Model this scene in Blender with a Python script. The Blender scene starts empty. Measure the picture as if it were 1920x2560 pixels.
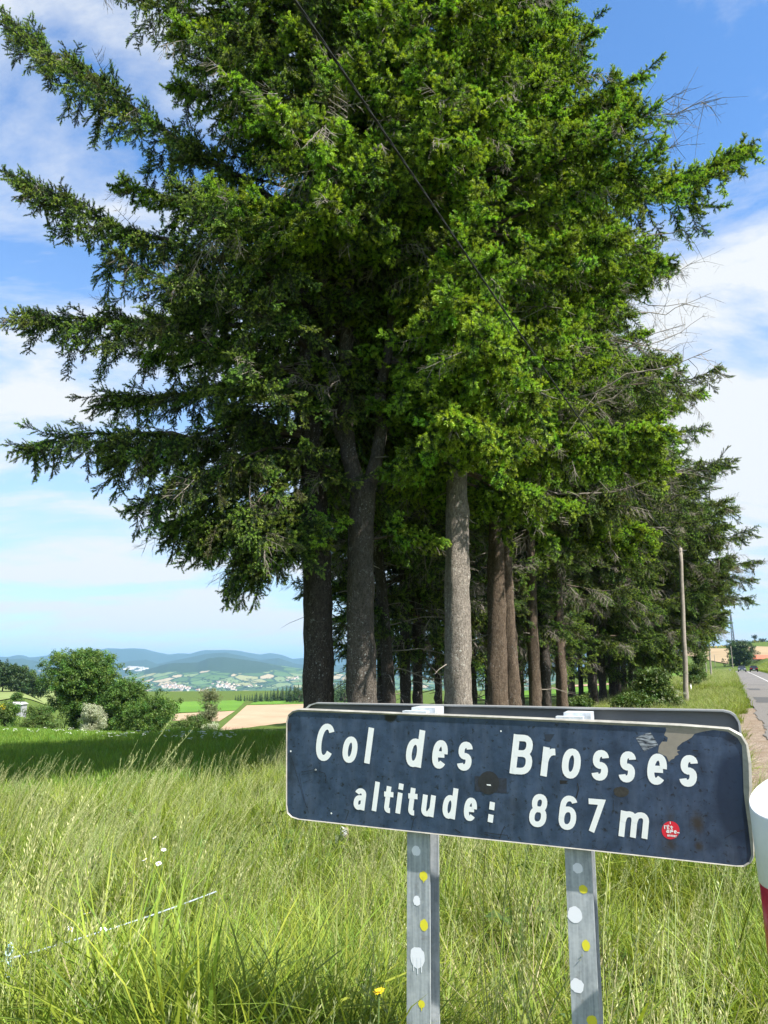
import bpy, math, random
import numpy as np
from mathutils import Vector

R_ = math.radians
rng = np.random.default_rng(7)
random.seed(7)
SC = bpy.context.scene
COL = SC.collection

# ------------------------------------------------------------------ camera
EYE = 1.6
FPX = 1920.0
PITCH = math.atan(388 / FPX)
cam_d = bpy.data.cameras.new('camera')
cam = bpy.data.objects.new('camera', cam_d)
COL.objects.link(cam)
cam.location = (0, 0, EYE)
cam.rotation_euler = (math.pi / 2 + PITCH, 0, 0)
cam_d.sensor_fit = 'VERTICAL'
cam_d.sensor_height = 32.0
cam_d.sensor_width = 24.0
cam_d.lens = 32.0 * FPX / 2560
cam_d.clip_start = 0.05
cam_d.clip_end = 80000
SC.camera = cam
SC.render.resolution_x = 768
SC.render.resolution_y = 1024

# ------------------------------------------------------------------ light
SUN_AZ = R_(53)       # to the right of straight-behind
SUN_EL = R_(50)
sun_dir = Vector((math.sin(SUN_AZ) * math.cos(SUN_EL), -math.cos(SUN_AZ) * math.cos(SUN_EL), math.sin(SUN_EL)))
sun_d = bpy.data.lights.new('sun', 'SUN')
sun_d.energy = 5.0
sun_d.angle = R_(0.53)
sun_d.color = (1.0, 0.955, 0.88)
sun = bpy.data.objects.new('sun', sun_d)
COL.objects.link(sun)
sun.rotation_euler = sun_dir.to_track_quat('Z', 'Y').to_euler()
sun.location = (30, -30, 60)

SC.view_settings.view_transform = 'Standard'
SC.view_settings.look = 'None'
SC.view_settings.gamma = 1
SC.view_settings.use_curve_mapping = False
SC.view_settings.exposure = 1.15

w = bpy.data.worlds.new('World')
SC.world = w
w.use_nodes = True
nt = w.node_tree
nt.nodes.clear()


def NN(nt, t, **kw):
    n = nt.nodes.new(t)
    for k, v in kw.items():
        if k.startswith('i_'):
            n.inputs[k[2:].replace('_', ' ')].default_value = v
        else:
            setattr(n, k, v)
    return n


def math_node(nt, op, a, b=None, clamp=False):
    n = nt.nodes.new('ShaderNodeMath')
    n.operation = op
    n.use_clamp = clamp
    for i, x in enumerate((a, b)):
        if x is None:
            continue
        if isinstance(x, (int, float)):
            n.inputs[i].default_value = x
        else:
            nt.links.new(x, n.inputs[i])
    return n.outputs[0]


def ramp(nt, fac, stops, interp='LINEAR'):
    n = nt.nodes.new('ShaderNodeValToRGB')
    n.color_ramp.interpolation = interp
    el = n.color_ramp.elements
    while len(el) < len(stops):
        el.new(0.5)
    for e, (p, c) in zip(el, stops):
        e.position = p
        e.color = (c, c, c, 1) if isinstance(c, (int, float)) else (*c, 1)
    nt.links.new(fac, n.inputs[0])
    return n.outputs[0]


def mix(nt, fac, a, b, mode='MIX'):
    n = nt.nodes.new('ShaderNodeMix')
    n.data_type = 'RGBA'
    n.blend_type = mode
    for sock, x in ((n.inputs[0], fac), (n.inputs[6], a), (n.inputs[7], b)):
        if isinstance(x, (int, float)):
            sock.default_value = x
        elif isinstance(x, tuple):
            sock.default_value = (*x, 1) if len(x) == 3 else x
        else:
            nt.links.new(x, sock)
    return n.outputs[2]


sky = NN(nt, 'ShaderNodeTexSky')
sky.sky_type = 'NISHITA'
sky.sun_disc = False
sky.sun_elevation = SUN_EL
sky.sun_rotation = math.pi - SUN_AZ
sky.altitude = 870
sky.air_density = 1.0
sky.dust_density = 0.6
sky.ozone_density = 2.2
tc = NN(nt, 'ShaderNodeTexCoord')
sep = NN(nt, 'ShaderNodeSeparateXYZ')
nt.links.new(tc.outputs['Generated'], sep.inputs[0])
zz = math_node(nt, 'ADD', math_node(nt, 'MAXIMUM', sep.outputs[2], 0.0), 0.16)
cx = math_node(nt, 'DIVIDE', sep.outputs[0], zz)
cy = math_node(nt, 'DIVIDE', sep.outputs[1], zz)
comb = NN(nt, 'ShaderNodeCombineXYZ')
nt.links.new(cx, comb.inputs[0])
nt.links.new(cy, comb.inputs[1])
mp = NN(nt, 'ShaderNodeMapping')
mp.inputs['Location'].default_value = (6.6, 7.7, 0.0)
mp.inputs['Rotation'].default_value = (0, 0, 0.6)
mp.inputs['Scale'].default_value = (0.95, 1.5, 1)
nt.links.new(comb.outputs[0], mp.inputs[0])
n1 = NN(nt, 'ShaderNodeTexNoise', i_Scale=1.15, i_Detail=10.0, i_Roughness=0.62, i_Distortion=0.3)
nt.links.new(mp.outputs[0], n1.inputs['Vector'])
n2 = NN(nt, 'ShaderNodeTexNoise', i_Scale=0.45, i_Detail=3.0, i_Roughness=0.5)
nt.links.new(mp.outputs[0], n2.inputs['Vector'])
cl = math_node(nt, 'ADD', math_node(nt, 'MULTIPLY', n1.outputs['Fac'], 0.62), math_node(nt, 'MULTIPLY', n2.outputs['Fac'], 0.38))
cmask = ramp(nt, cl, [(0.44, 0.0), (0.485, 0.38), (0.54, 1.0)])
veil = ramp(nt, sep.outputs[2], [(0.0, 0.75), (0.14, 0.62), (0.34, 0.22), (0.55, 0.0)])
blue = mix(nt, 1.0, sky.outputs[0], (0.90, 1.28, 1.55), 'MULTIPLY')
blue = mix(nt, veil, blue, (3.5, 3.9, 4.15))
above = ramp(nt, sep.outputs[2], [(0.0, 0.0), (0.03, 1.0)])
skyc = mix(nt, math_node(nt, 'MULTIPLY', cmask, above), blue, (4.65, 4.85, 5.05))
bg = NN(nt, 'ShaderNodeBackground')
bg.inputs[1].default_value = 0.09
nt.links.new(skyc, bg.inputs[0])
wo = NN(nt, 'ShaderNodeOutputWorld')
nt.links.new(bg.outputs[0], wo.inputs[0])

cy_ = SC.cycles
SC.render.engine = 'CYCLES'
cy_.use_denoising = True
cy_.max_bounces = 5
cy_.diffuse_bounces = 3
cy_.glossy_bounces = 2
cy_.transmission_bounces = 3
cy_.transparent_max_bounces = 6
cy_.volume_bounces = 0
cy_.caustics_reflective = False
cy_.caustics_refractive = False
cy_.use_adaptive_sampling = True
cy_.adaptive_threshold = 0.012
cy_.sample_clamp_indirect = 6

# ------------------------------------------------------------------ helpers
def ray(u, v):
    a = (u - 960) / FPX
    b = (1280 - v) / FPX
    c, s = math.cos(PITCH), math.sin(PITCH)
    return np.array([a, c - s * b, s + c * b])


def P(u, v, Y):
    """point at distance Y ahead that the photograph shows at u, v"""
    r = ray(u, v)
    p = r / r[1] * Y
    p[2] += EYE
    return p


def sstep(a, b, x):
    t = np.clip((np.asarray(x, float) - a) / float(b - a), 0, 1)
    return t * t * (3 - 2 * t)


def softplus(x, k):
    return np.where(x / k > 30, x, k * np.log1p(np.exp(np.clip(x / k, -30, 30))))


def road_s(X, Y):
    return (0.7 + 0.444 * Y - X) / 1.094


RD = np.array([0.444, 1.0]) / 1.0942     # road direction
RN = np.array([-1.0, 0.444]) / 1.0942    # to the left of the road


def roadpt(s, t):
    """t metres along the road, s metres to the left of its edge"""
    o = np.array([0.7, 0.0])
    return o + RD * t + RN * s


def slope_v(v):
    r = ray(960, v)
    return r[2] / r[1]


FAR_SKY = [(0, 1641), (38, 1643), (58, 1639), (78, 1641), (87, 1644), (133, 1638), (197, 1632), (246, 1629), (278, 1623), (341, 1620), (370, 1622), (396, 1629), (431, 1636), (457, 1633), (480, 1635), (515, 1630), (536, 1627), (563, 1624), (596, 1626.5), (656, 1637), (680, 1635), (710, 1639), (737, 1647), (762, 1645), (840, 1631), (861, 1630), (880, 1633), (960, 1640), (1100, 1632), (1300, 1640)]
MID_SKY = [(0, 1652), (38, 1648), (72, 1646), (116, 1655), (160, 1662), (231, 1649), (290, 1660), (340, 1652), (376, 1649), (405, 1660), (460, 1648), (520, 1635), (569, 1632), (611, 1639), (656, 1650), (701, 1645), (746, 1660), (840, 1662), (873, 1665), (960, 1655), (1200, 1662), (1300, 1660)]
HILL_SKY = [(150, 1740), (250, 1720), (307, 1698), (376, 1675), (428, 1659), (445, 1657), (502, 1656), (530, 1645), (566, 1642), (611, 1648), (656, 1654), (701, 1663), (762, 1672), (840, 1680), (960, 1690), (1300, 1700)]


def prof(tab, u):
    t = np.array(tab, float)
    v = np.interp(u, t[:, 0], t[:, 1])
    b = (1280 - v) / FPX
    c, s = math.cos(PITCH), math.sin(PITCH)
    return (s + c * b) / (c - s * b)


def wob(x, y, sc, seed=0.0):
    return (np.sin(x / sc * 1.3 + seed) * np.cos(y / sc * 1.7 + seed * 2) + 0.5 * np.sin(x / sc * 3.1 + y / sc * 2.3 + seed * 3))


def G(X, Y):
    """ground height (world z)"""
    X = np.asarray(X, float)
    Y = np.asarray(Y, float)
    r = np.hypot(X, Y)
    s = road_s(X, Y)
    Rr = np.interp(Y, [-60, 60, 123, 205, 300, 420, 800], [-1.6, -1.6, -1.35, -1.07, -0.3, 1.5, 5])
    lx = np.maximum(s, 0)
    zl = Rr - 0.0565 * np.minimum(lx, 70) - 0.06 * sstep(1.0, 3.5, lx) - 0.3 * sstep(8, 20, lx)
    rx = np.maximum(-s - 5.7, 0)
    zr = Rr + 0.40 * np.minimum(rx, 6.5) * sstep(50, 150, Y) + 0.05 * np.minimum(rx, 16) + 0.012 * np.minimum(np.maximum(rx - 16, 0), 120)
    z = np.where(s > -2.7, zl, zr)
    dL = (X + 5.76) * 0.789 + (Y - 30.7) * 0.614
    d = np.minimum(dL, s - 13)
    ss = sstep(15, 85, s)
    um = 960 + FPX * X / np.maximum(Y, 1.0)
    plat = Rr * (1 - ss) - 1.6 * ss - 0.8 - 13.6 * ss + 9.0 * sstep(250, 60, um) * sstep(70, 150, Y)
    zd = z - 0.24 * softplus(d - 1.5, 1.2)
    z = np.where(d > -6, np.maximum(zd, np.minimum(plat, z)), z)
    az = np.arctan2(X, np.maximum(Y, 1e-3))
    az = np.where(Y <= 0, np.sign(X) * (math.pi / 2 + np.arctan2(-Y, np.abs(X) + 1e-6)), az)
    # right hill beyond the road
    wr = sstep(R_(9), R_(15), az) * (1 - sstep(R_(60), R_(90), az))
    zright = z + wr * (sstep(310, 720, r) * 13.0) - wr * sstep(820, 3000, r) * 60
    # distance: valley and ridges
    u = 960 + FPX * np.tan(np.clip(az, -1.0, 1.0))
    Yc = r * np.cos(np.clip(az, -1.0, 1.0))
    base = np.interp(r, [400, 900, 2200, 4000, 5000, 5600, 9000, 40000], [-15, -60, -150, -160, -150, -135, -120, -100])
    base = base + wob(X, Y, 900.0) * 9 * sstep(2500, 4000, r)
    hk = np.full_like(base, -1e9)
    for tab, rk, wi in ((HILL_SKY, 7000.0, 1150.0), (MID_SKY, 10500.0, 1500.0), (FAR_SKY, 15000.0, 2600.0)):
        top = prof(tab, u) * rk * np.cos(np.clip(az, -1.0, 1.0)) + np.where(np.abs(az) > 0.5, wob(az * 40, az * 9, 1.0) * 30, 0)
        g = np.exp(-((r - rk) / wi) ** 2)
        g = g * (1 + 0.10 * wob(X, Y, 420.0, 2.0) * (1 - np.exp(-((r - rk) / 500.0) ** 2)))
        hk = np.maximum(hk, base + (top - base) * g)
    zf = np.maximum(base, hk)
    t = sstep(400, 1500, r)
    zleft = z * (1 - t) + zf * t
    out = np.where(r > 300, zleft * (1 - wr) + zright * wr, zright * wr + z * (1 - wr))
    out = out + 0.29 * np.exp(-((X + 0.30) / 0.75) ** 2 - ((Y - 2.65) / 0.6) ** 2)
    return out + EYE


def hit(u, v, y0=12.0, y1=500.0):
    """where the line of sight through u, v meets the ground between two distances"""
    Ys = np.exp(np.linspace(math.log(y0), math.log(y1), 3000))
    rr = ray(u, v)
    X = rr[0] / rr[1] * Ys
    Z = rr[2] / rr[1] * Ys + EYE
    below = Z < G(X, Ys)
    i = int(np.argmax(below)) if below.any() else len(Ys) - 1
    return np.array([X[i], Ys[i], G(X[i], Ys[i])])


# ---------------------------------------------------------------- mesh tools
class MB:
    def __init__(self):
        self.v, self.f, self.m, self.n = [], [], [], 0
        self.c = []

    def add(self, verts, faces, mat=0, col=None):
        verts = np.asarray(verts, float).reshape(-1, 3)
        self.v.append(verts)
        for f in faces:
            self.f.append(tuple(int(i) + self.n for i in f))
            self.m.append(mat)
        if col is not None:
            self.c.append(np.broadcast_to(np.asarray(col, float), (len(verts),)).copy())
        else:
            self.c.append(np.zeros(len(verts)))
        self.n += len(verts)

    def tube(self, pts, rad, k=8, mat=0, cap=True, col=None):
        pts = np.asarray(pts, float)
        n = len(pts)
        rad = np.broadcast_to(np.asarray(rad, float), (n,))
        t = np.gradient(pts, axis=0)
        t /= np.linalg.norm(t, axis=1)[:, None] + 1e-12
        ref = np.array([0, 0, 1.0]) if abs(t[:, 2]).mean() < 0.8 else np.array([1.0, 0, 0])
        a = np.cross(t, ref)
        a /= np.linalg.norm(a, axis=1)[:, None] + 1e-12
        b = np.cross(t, a)
        th = np.linspace(0, 2 * math.pi, k, endpoint=False)
        ring = pts[:, None] + rad[:, None, None] * (np.cos(th)[None, :, None] * a[:, None] + np.sin(th)[None, :, None] * b[:, None])
        F = [(i * k + j, i * k + (j + 1) % k, (i + 1) * k + (j + 1) % k, (i + 1) * k + j) for i in range(n - 1) for j in range(k)]
        if cap:
            F += [tuple(range(k))[::-1], tuple((n - 1) * k + j for j in range(k))]
        self.add(ring.reshape(-1, 3), F, mat, col)

    def box(self, lo, hi, mat=0, rot=0.0, piv=(0, 0, 0)):
        lo, hi = np.array(lo, float), np.array(hi, float)
        V = np.array([[(lo, hi)[i][0], (lo, hi)[j][1], (lo, hi)[k][2]] for i in (0, 1) for j in (0, 1) for k in (0, 1)])
        if rot:
            c, s = math.cos(rot), math.sin(rot)
            q = V - np.array(piv)
            V = np.stack([q[:, 0] * c - q[:, 1] * s, q[:, 0] * s + q[:, 1] * c, q[:, 2]], 1) + np.array(piv)
        self.add(V, [(0, 1, 3, 2), (4, 6, 7, 5), (0, 4, 5, 1), (2, 3, 7, 6), (0, 2, 6, 4), (1, 5, 7, 3)], mat)

    def mesh(self, name, mats, smooth=False):
        me = bpy.data.meshes.new(name)
        me.from_pydata(np.concatenate(self.v).tolist() if self.v else [], [], self.f)
        for m in (mats if isinstance(mats, (list, tuple)) else [mats]):
            me.materials.append(m)
        if self.f:
            me.polygons.foreach_set('material_index', np.array(self.m, np.int32))
            me.polygons.foreach_set('use_smooth', np.full(len(self.f), smooth))
        at = me.attributes.new('tone', 'FLOAT', 'POINT')
        at.data.foreach_set('value', np.concatenate(self.c).astype(np.float32))
        me.update()
        return me

    def build(self, name, mats, parent=None, smooth=False, loc=None, rotz=0):
        me = self.mesh(name, mats, smooth)
        return link(name, me, parent, loc, rotz)


def link(name, data, parent=None, loc=None, rotz=0):
    o = bpy.data.objects.new(name, data)
    COL.objects.link(o)
    if parent is not None:
        o.parent = parent
    if loc is not None:
        o.location = [float(x) for x in loc]
    if rotz:
        o.rotation_euler = (0, 0, rotz)
    return o


def grid_mesh(name, pts, mat, smooth=True, wrap=False):
    """pts (n, m, 3)"""
    n, m, _ = pts.shape
    i, j = np.meshgrid(np.arange(n - 1), np.arange(m if wrap else m - 1), indexing='ij')
    j2 = (j + 1) % m
    F = np.stack([i * m + j, (i + 1) * m + j, (i + 1) * m + j2, i * m + j2], -1).reshape(-1, 4)
    me = bpy.data.meshes.new(name)
    me.vertices.add(n * m)
    me.vertices.foreach_set('co', pts.reshape(-1).astype(np.float32))
    me.loops.add(F.size)
    me.loops.foreach_set('vertex_index', F.reshape(-1).astype(np.int32))
    me.polygons.add(len(F))
    me.polygons.foreach_set('loop_start', (np.arange(len(F)) * 4).astype(np.int32))
    me.polygons.foreach_set('loop_total', np.full(len(F), 4, np.int32))
    me.polygons.foreach_set('use_smooth', np.full(len(F), smooth))
    me.materials.append(mat)
    me.update(calc_edges=True)
    me.validate()
    return me


def tag(o, label, cat=None, group=None, kind=None):
    if label:
        o['label'] = label
    if cat:
        o['category'] = cat
    if group:
        o['group'] = group
    if kind:
        o['kind'] = kind
    return o


def thing(name, label, cat, loc=(0, 0, 0), rotz=0, group=None):
    o = link(name, None, None, loc, rotz)
    o.empty_display_size = 0.2
    return tag(o, label, cat, group)


def copy_tree(root, loc, rotz=0, scale=1.0, label=None, group=None):
    r = root.copy()
    COL.objects.link(r)
    r.location = [float(x) for x in loc]
    r.rotation_euler = (0, 0, rotz)
    r.scale = (scale,) * 3
    if label:
        r['label'] = label
    if group:
        r['group'] = group
    for ch in list(root.children):
        c = ch.copy()
        COL.objects.link(c)
        c.parent = r
        for g in list(ch.children):
            d = g.copy()
            COL.objects.link(d)
            d.parent = c
    return r


# ---------------------------------------------------------------- materials
def mat_new(name):
    m = bpy.data.materials.new(name)
    m.use_nodes = True
    t = m.node_tree
    b = t.nodes['Principled BSDF']
    return m, t, b


def simple(name, col, rough=0.6, metal=0.0, noise=0.0, scale=20.0, bump=0.0, spec=0.5):
    m, t, b = mat_new(name)
    b.inputs['Roughness'].default_value = rough
    b.inputs['Metallic'].default_value = metal
    b.inputs['Specular IOR Level'].default_value = spec
    c = tuple(col)
    if noise or bump:
        tcn = NN(t, 'ShaderNodeTexCoord')
        n = NN(t, 'ShaderNodeTexNoise', i_Scale=scale, i_Detail=6.0, i_Roughness=0.65)
        t.links.new(tcn.outputs['Object'], n.inputs['Vector'])
        f = ramp(t, n.outputs['Fac'], [(0.3, 0.0), (0.7, 1.0)])
        cc = mix(t, f, tuple(x * (1 - noise) for x in c), tuple(min(1, x * (1 + noise)) for x in c))
        t.links.new(cc, b.inputs['Base Color'])
        if bump:
            bn = NN(t, 'ShaderNodeBump', i_Strength=bump, i_Distance=0.01)
            t.links.new(n.outputs['Fac'], bn.inputs['Height'])
            t.links.new(bn.outputs[0], b.inputs['Normal'])
    else:
        b.inputs['Base Color'].default_value = (*c, 1)
    return m


def leafy(name, dark, light, trans=0.35, rough=0.5, var=0.35, spec=0.3, tint=None):
    """leaf material: tone attribute runs dark -> light, each instance a little different"""
    m, t, b = mat_new(name)
    at = NN(t, 'ShaderNodeAttribute', attribute_name='tone')
    oi = NN(t, 'ShaderNodeObjectInfo')
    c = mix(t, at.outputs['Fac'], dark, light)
    hs = NN(t, 'ShaderNodeHueSaturation')
    hs.inputs['Saturation'].default_value = 1.0
    t.links.new(math_node(t, 'ADD', math_node(t, 'MULTIPLY', oi.outputs['Random'], 0.05), 0.475), hs.inputs['Hue'])
    fr = math_node(t, 'FRACT', math_node(t, 'MULTIPLY', oi.outputs['Random'], 37.7))
    t.links.new(math_node(t, 'ADD', math_node(t, 'MULTIPLY', fr, var * 2), 1 - var), hs.inputs['Value'])
    t.links.new(c, hs.inputs['Color'])
    col = hs.outputs[0]
    if tint:
        fr2 = math_node(t, 'FRACT', math_node(t, 'MULTIPLY', oi.outputs['Random'], 91.3))
        col = mix(t, math_node(t, 'MULTIPLY', math_node(t, 'GREATER_THAN', fr2, tint[1]), tint[2]), col, tint[0])
    t.links.new(col, b.inputs['Base Color'])
    b.inputs['Roughness'].default_value = rough
    b.inputs['Specular IOR Level'].default_value = spec
    if trans:
        tr = NN(t, 'ShaderNodeBsdfTranslucent')
        tcol = mix(t, 1.0, col, (1.25, 1.2, 0.55), 'MULTIPLY')
        t.links.new(tcol, tr.inputs[0])
        ms = NN(t, 'ShaderNodeMixShader')
        ms.inputs[0].default_value = trans
        t.links.new(b.outputs[0], ms.inputs[1])
        t.links.new(tr.outputs[0], ms.inputs[2])
        t.links.new(ms.outputs[0], t.nodes['Material Output'].inputs[0])
    return m


def bark(name, c0, c1, lichen=0.5, lcol=(0.42, 0.43, 0.40)):
    m, t, b = mat_new(name)
    tcn = NN(t, 'ShaderNodeTexCoord')
    mpn = NN(t, 'ShaderNodeMapping')
    mpn.inputs['Scale'].default_value = (1, 1, 0.28)
    t.links.new(tcn.outputs['Object'], mpn.inputs[0])
    n = NN(t, 'ShaderNodeTexNoise', i_Scale=24.0, i_Detail=7.0, i_Roughness=0.7)
    t.links.new(mpn.outputs[0], n.inputs['Vector'])
    vo = NN(t, 'ShaderNodeTexVoronoi', i_Scale=34.0)
    vo.feature = 'DISTANCE_TO_EDGE'
    wn_ = NN(t, 'ShaderNodeTexNoise', i_Scale=9.0, i_Detail=3.0)
    t.links.new(tcn.outputs['Object'], wn_.inputs['Vector'])
    mp2 = NN(t, 'ShaderNodeMapping')
    mp2.inputs['Scale'].default_value = (1, 1, 0.17)
    av = NN(t, 'ShaderNodeVectorMath', operation='MULTIPLY_ADD')
    t.links.new(wn_.outputs['Color'], av.inputs[0])
    av.inputs[1].default_value = (0.16, 0.16, 0.16)
    t.links.new(tcn.outputs['Object'], av.inputs[2])
    t.links.new(av.outputs[0], mp2.inputs[0])
    t.links.new(mp2.outputs[0], vo.inputs['Vector'])
    crack = ramp(t, vo.outputs['Distance'], [(0.0, 0.35), (0.14, 1.0)])
    c = mix(t, ramp(t, n.outputs['Fac'], [(0.32, 0.0), (0.7, 1.0)]), c0, c1)
    c = mix(t, crack, tuple(x * 0.45 for x in c0), c)
    # lichen: patches of two sizes, only in some places
    big = NN(t, 'ShaderNodeTexNoise', i_Scale=2.3, i_Detail=4.0)
    t.links.new(tcn.outputs['Object'], big.inputs['Vector'])
    ln = NN(t, 'ShaderNodeTexNoise', i_Scale=34.0, i_Detail=5.0)
    t.links.new(tcn.outputs['Object'], ln.inputs['Vector'])
    for sc_, gate, r0, amt in ((6.0, 0.55, 0.20, 0.55), (15.0, 0.62, 0.22, 0.9), (30.0, 0.5, 0.26, 0.7)):
        lv = NN(t, 'ShaderNodeTexVoronoi', i_Scale=sc_)
        t.links.new(tcn.outputs['Object'], lv.inputs['Vector'])
        sc3 = NN(t, 'ShaderNodeSeparateColor')
        t.links.new(lv.outputs['Color'], sc3.inputs[0])
        g_ = math_node(t, 'GREATER_THAN', sc3.outputs[0], gate)
        size_ = math_node(t, 'MULTIPLY', sc3.outputs[1], 0.16)
        ld = math_node(t, 'ADD', math_node(t, 'ADD', lv.outputs['Distance'], math_node(t, 'MULTIPLY', math_node(t, 'SUBTRACT', ln.outputs['Fac'], 0.5), 1.3)), size_)
        lm = ramp(t, ld, [(r0 - 0.06, 1.0), (r0 + 0.10, 0.0)])
        lm = math_node(t, 'MULTIPLY', math_node(t, 'MULTIPLY', lm, g_), math_node(t, 'MULTIPLY', ramp(t, big.outputs['Fac'], [(0.42, 0.05), (0.6, 1.0)]), lichen * amt))
        c = mix(t, lm, c, lcol)
    t.links.new(c, b.inputs['Base Color'])
    b.inputs['Roughness'].default_value = 0.95
    b.inputs['Specular IOR Level'].default_value = 0.1
    h = math_node(t, 'ADD', math_node(t, 'MULTIPLY', crack, 0.7), n.outputs['Fac'])
    bn = NN(t, 'ShaderNodeBump', i_Strength=0.9, i_Distance=0.02)
    t.links.new(h, bn.inputs['Height'])
    t.links.new(bn.outputs[0], b.inputs['Normal'])
    return m


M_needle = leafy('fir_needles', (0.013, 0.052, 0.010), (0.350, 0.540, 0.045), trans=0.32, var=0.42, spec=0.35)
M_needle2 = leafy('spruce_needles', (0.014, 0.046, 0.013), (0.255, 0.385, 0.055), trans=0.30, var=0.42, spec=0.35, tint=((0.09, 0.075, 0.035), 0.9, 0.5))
M_twig = simple('twig_bark', (0.10, 0.075, 0.055), 0.9)
M_deadtwig = simple('dead_twig_bark', (0.24, 0.21, 0.175), 0.9, noise=0.3, scale=3)
M_bark = bark('spruce_bark', (0.046, 0.039, 0.033), (0.108, 0.092, 0.078), 0.8, (0.30, 0.31, 0.29))
M_bark_pale = bark('lichen_bark', (0.155, 0.134, 0.113), (0.36, 0.315, 0.265), 1.0, (0.46, 0.45, 0.40))
M_bark_fork = bark('forked_fir_bark', (0.075, 0.064, 0.053), (0.165, 0.142, 0.120), 1.0, (0.34, 0.34, 0.31))
M_bark_warm = bark('warm_bark', (0.085, 0.062, 0.046), (0.19, 0.145, 0.105), 0.35)
M_limb = simple('limb_bark', (0.085, 0.062, 0.046), 0.95, noise=0.4, scale=8, bump=0.5)
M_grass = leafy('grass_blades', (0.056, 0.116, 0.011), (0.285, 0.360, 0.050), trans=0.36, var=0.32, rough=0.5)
M_grassfield = leafy('crop_blades', (0.050, 0.120, 0.013), (0.20, 0.33, 0.036), trans=0.38, var=0.22)
M_straw = leafy('grass_seed', (0.20, 0.26, 0.075), (0.56, 0.55, 0.28), trans=0.25, var=0.25)
M_dryblade = leafy('dry_blades', (0.17, 0.16, 0.07), (0.42, 0.37, 0.20), trans=0.25, var=0.25)
M_broad = leafy('broad_leaves', (0.038, 0.090, 0.016), (0.125, 0.215, 0.036), trans=0.3, var=0.4)
M_shrub = leafy('shrub_leaves', (0.040, 0.085, 0.018), (0.12, 0.185, 0.040), trans=0.3, var=0.4)
M_willow = leafy('willow_leaves', (0.12, 0.15, 0.07), (0.26, 0.28, 0.15), trans=0.3, var=0.3)
M_blossom = leafy('blossom', (0.12, 0.17, 0.07), (0.62, 0.64, 0.50), trans=0.3, var=0.25)
M_darkwood = leafy('dark_woods', (0.022, 0.052, 0.016), (0.060, 0.105, 0.028), trans=0.2, var=0.35)
M_pine = leafy('pine_needles', (0.014, 0.030, 0.014), (0.04, 0.065, 0.025), trans=0.1, var=0.3)

# ---------------------------------------------------------------- scatter (geometry nodes)
PROTO_CACHE = {}


def scatter_group(key, protos):
    if key in PROTO_CACHE:
        return PROTO_CACHE[key]
    g = bpy.data.node_groups.new('scatter_' + key, 'GeometryNodeTree')
    g.interface.new_socket('Geometry', in_out='INPUT', socket_type='NodeSocketGeometry')
    g.interface.new_socket('Geometry', in_out='OUTPUT', socket_type='NodeSocketGeometry')
    gi = g.nodes.new('NodeGroupInput')
    go = g.nodes.new('NodeGroupOutput')
    jn = g.nodes.new('GeometryNodeJoinGeometry')
    for p in reversed(protos):
        oi = g.nodes.new('GeometryNodeObjectInfo')
        oi.inputs['Object'].default_value = p
        oi.inputs['As Instance'].default_value = False
        oi.transform_space = 'ORIGINAL'
        g2 = g.nodes.new('GeometryNodeGeometryToInstance')
        g.links.new(oi.outputs['Geometry'], g2.inputs[0])
        g.links.new(g2.outputs[0], jn.inputs[0])
    ip = g.nodes.new('GeometryNodeInstanceOnPoints')
    g.links.new(gi.outputs[0], ip.inputs['Points'])
    g.links.new(jn.outputs[0], ip.inputs['Instance'])
    ip.inputs['Pick Instance'].default_value = True

    def attr(nm, ty, sock):
        a = g.nodes.new('GeometryNodeInputNamedAttribute')
        a.data_type = ty
        a.inputs['Name'].default_value = nm
        g.links.new([o for o in a.outputs if o.enabled and o.name == 'Attribute'][0], sock)
    attr('pick', 'INT', ip.inputs['Instance Index'])
    attr('rot', 'FLOAT_VECTOR', ip.inputs['Rotation'])
    attr('scl', 'FLOAT', ip.inputs['Scale'])
    g.links.new(ip.outputs[0], go.inputs[0])
    PROTO_CACHE[key] = g
    return g


def scatter(name, pos, rot, scl, pick, key, protos, mat, parent=None, stuff=True):
    pos = np.asarray(pos, np.float32)
    n = len(pos)
    me = bpy.data.meshes.new(name)
    me.vertices.add(n)
    me.vertices.foreach_set('co', pos.reshape(-1))
    for nm, ty, val in (('rot', 'FLOAT_VECTOR', np.asarray(rot, np.float32).reshape(-1)), ('scl', 'FLOAT', np.asarray(scl, np.float32)), ('pick', 'INT', np.asarray(pick, np.int32))):
        a = me.attributes.new(nm, ty, 'POINT')
        a.data.foreach_set('vector' if ty == 'FLOAT_VECTOR' else 'value', val)
    me.materials.append(mat)
    o = link(name, me, parent)
    md = o.modifiers.new('scatter', 'NODES')
    md.node_group = scatter_group(key, protos)
    if stuff:
        o['kind'] = 'stuff'
    return o


def proto(name, mb, mats):
    return bpy.data.objects.new(name, mb.mesh(name, mats))


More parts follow.
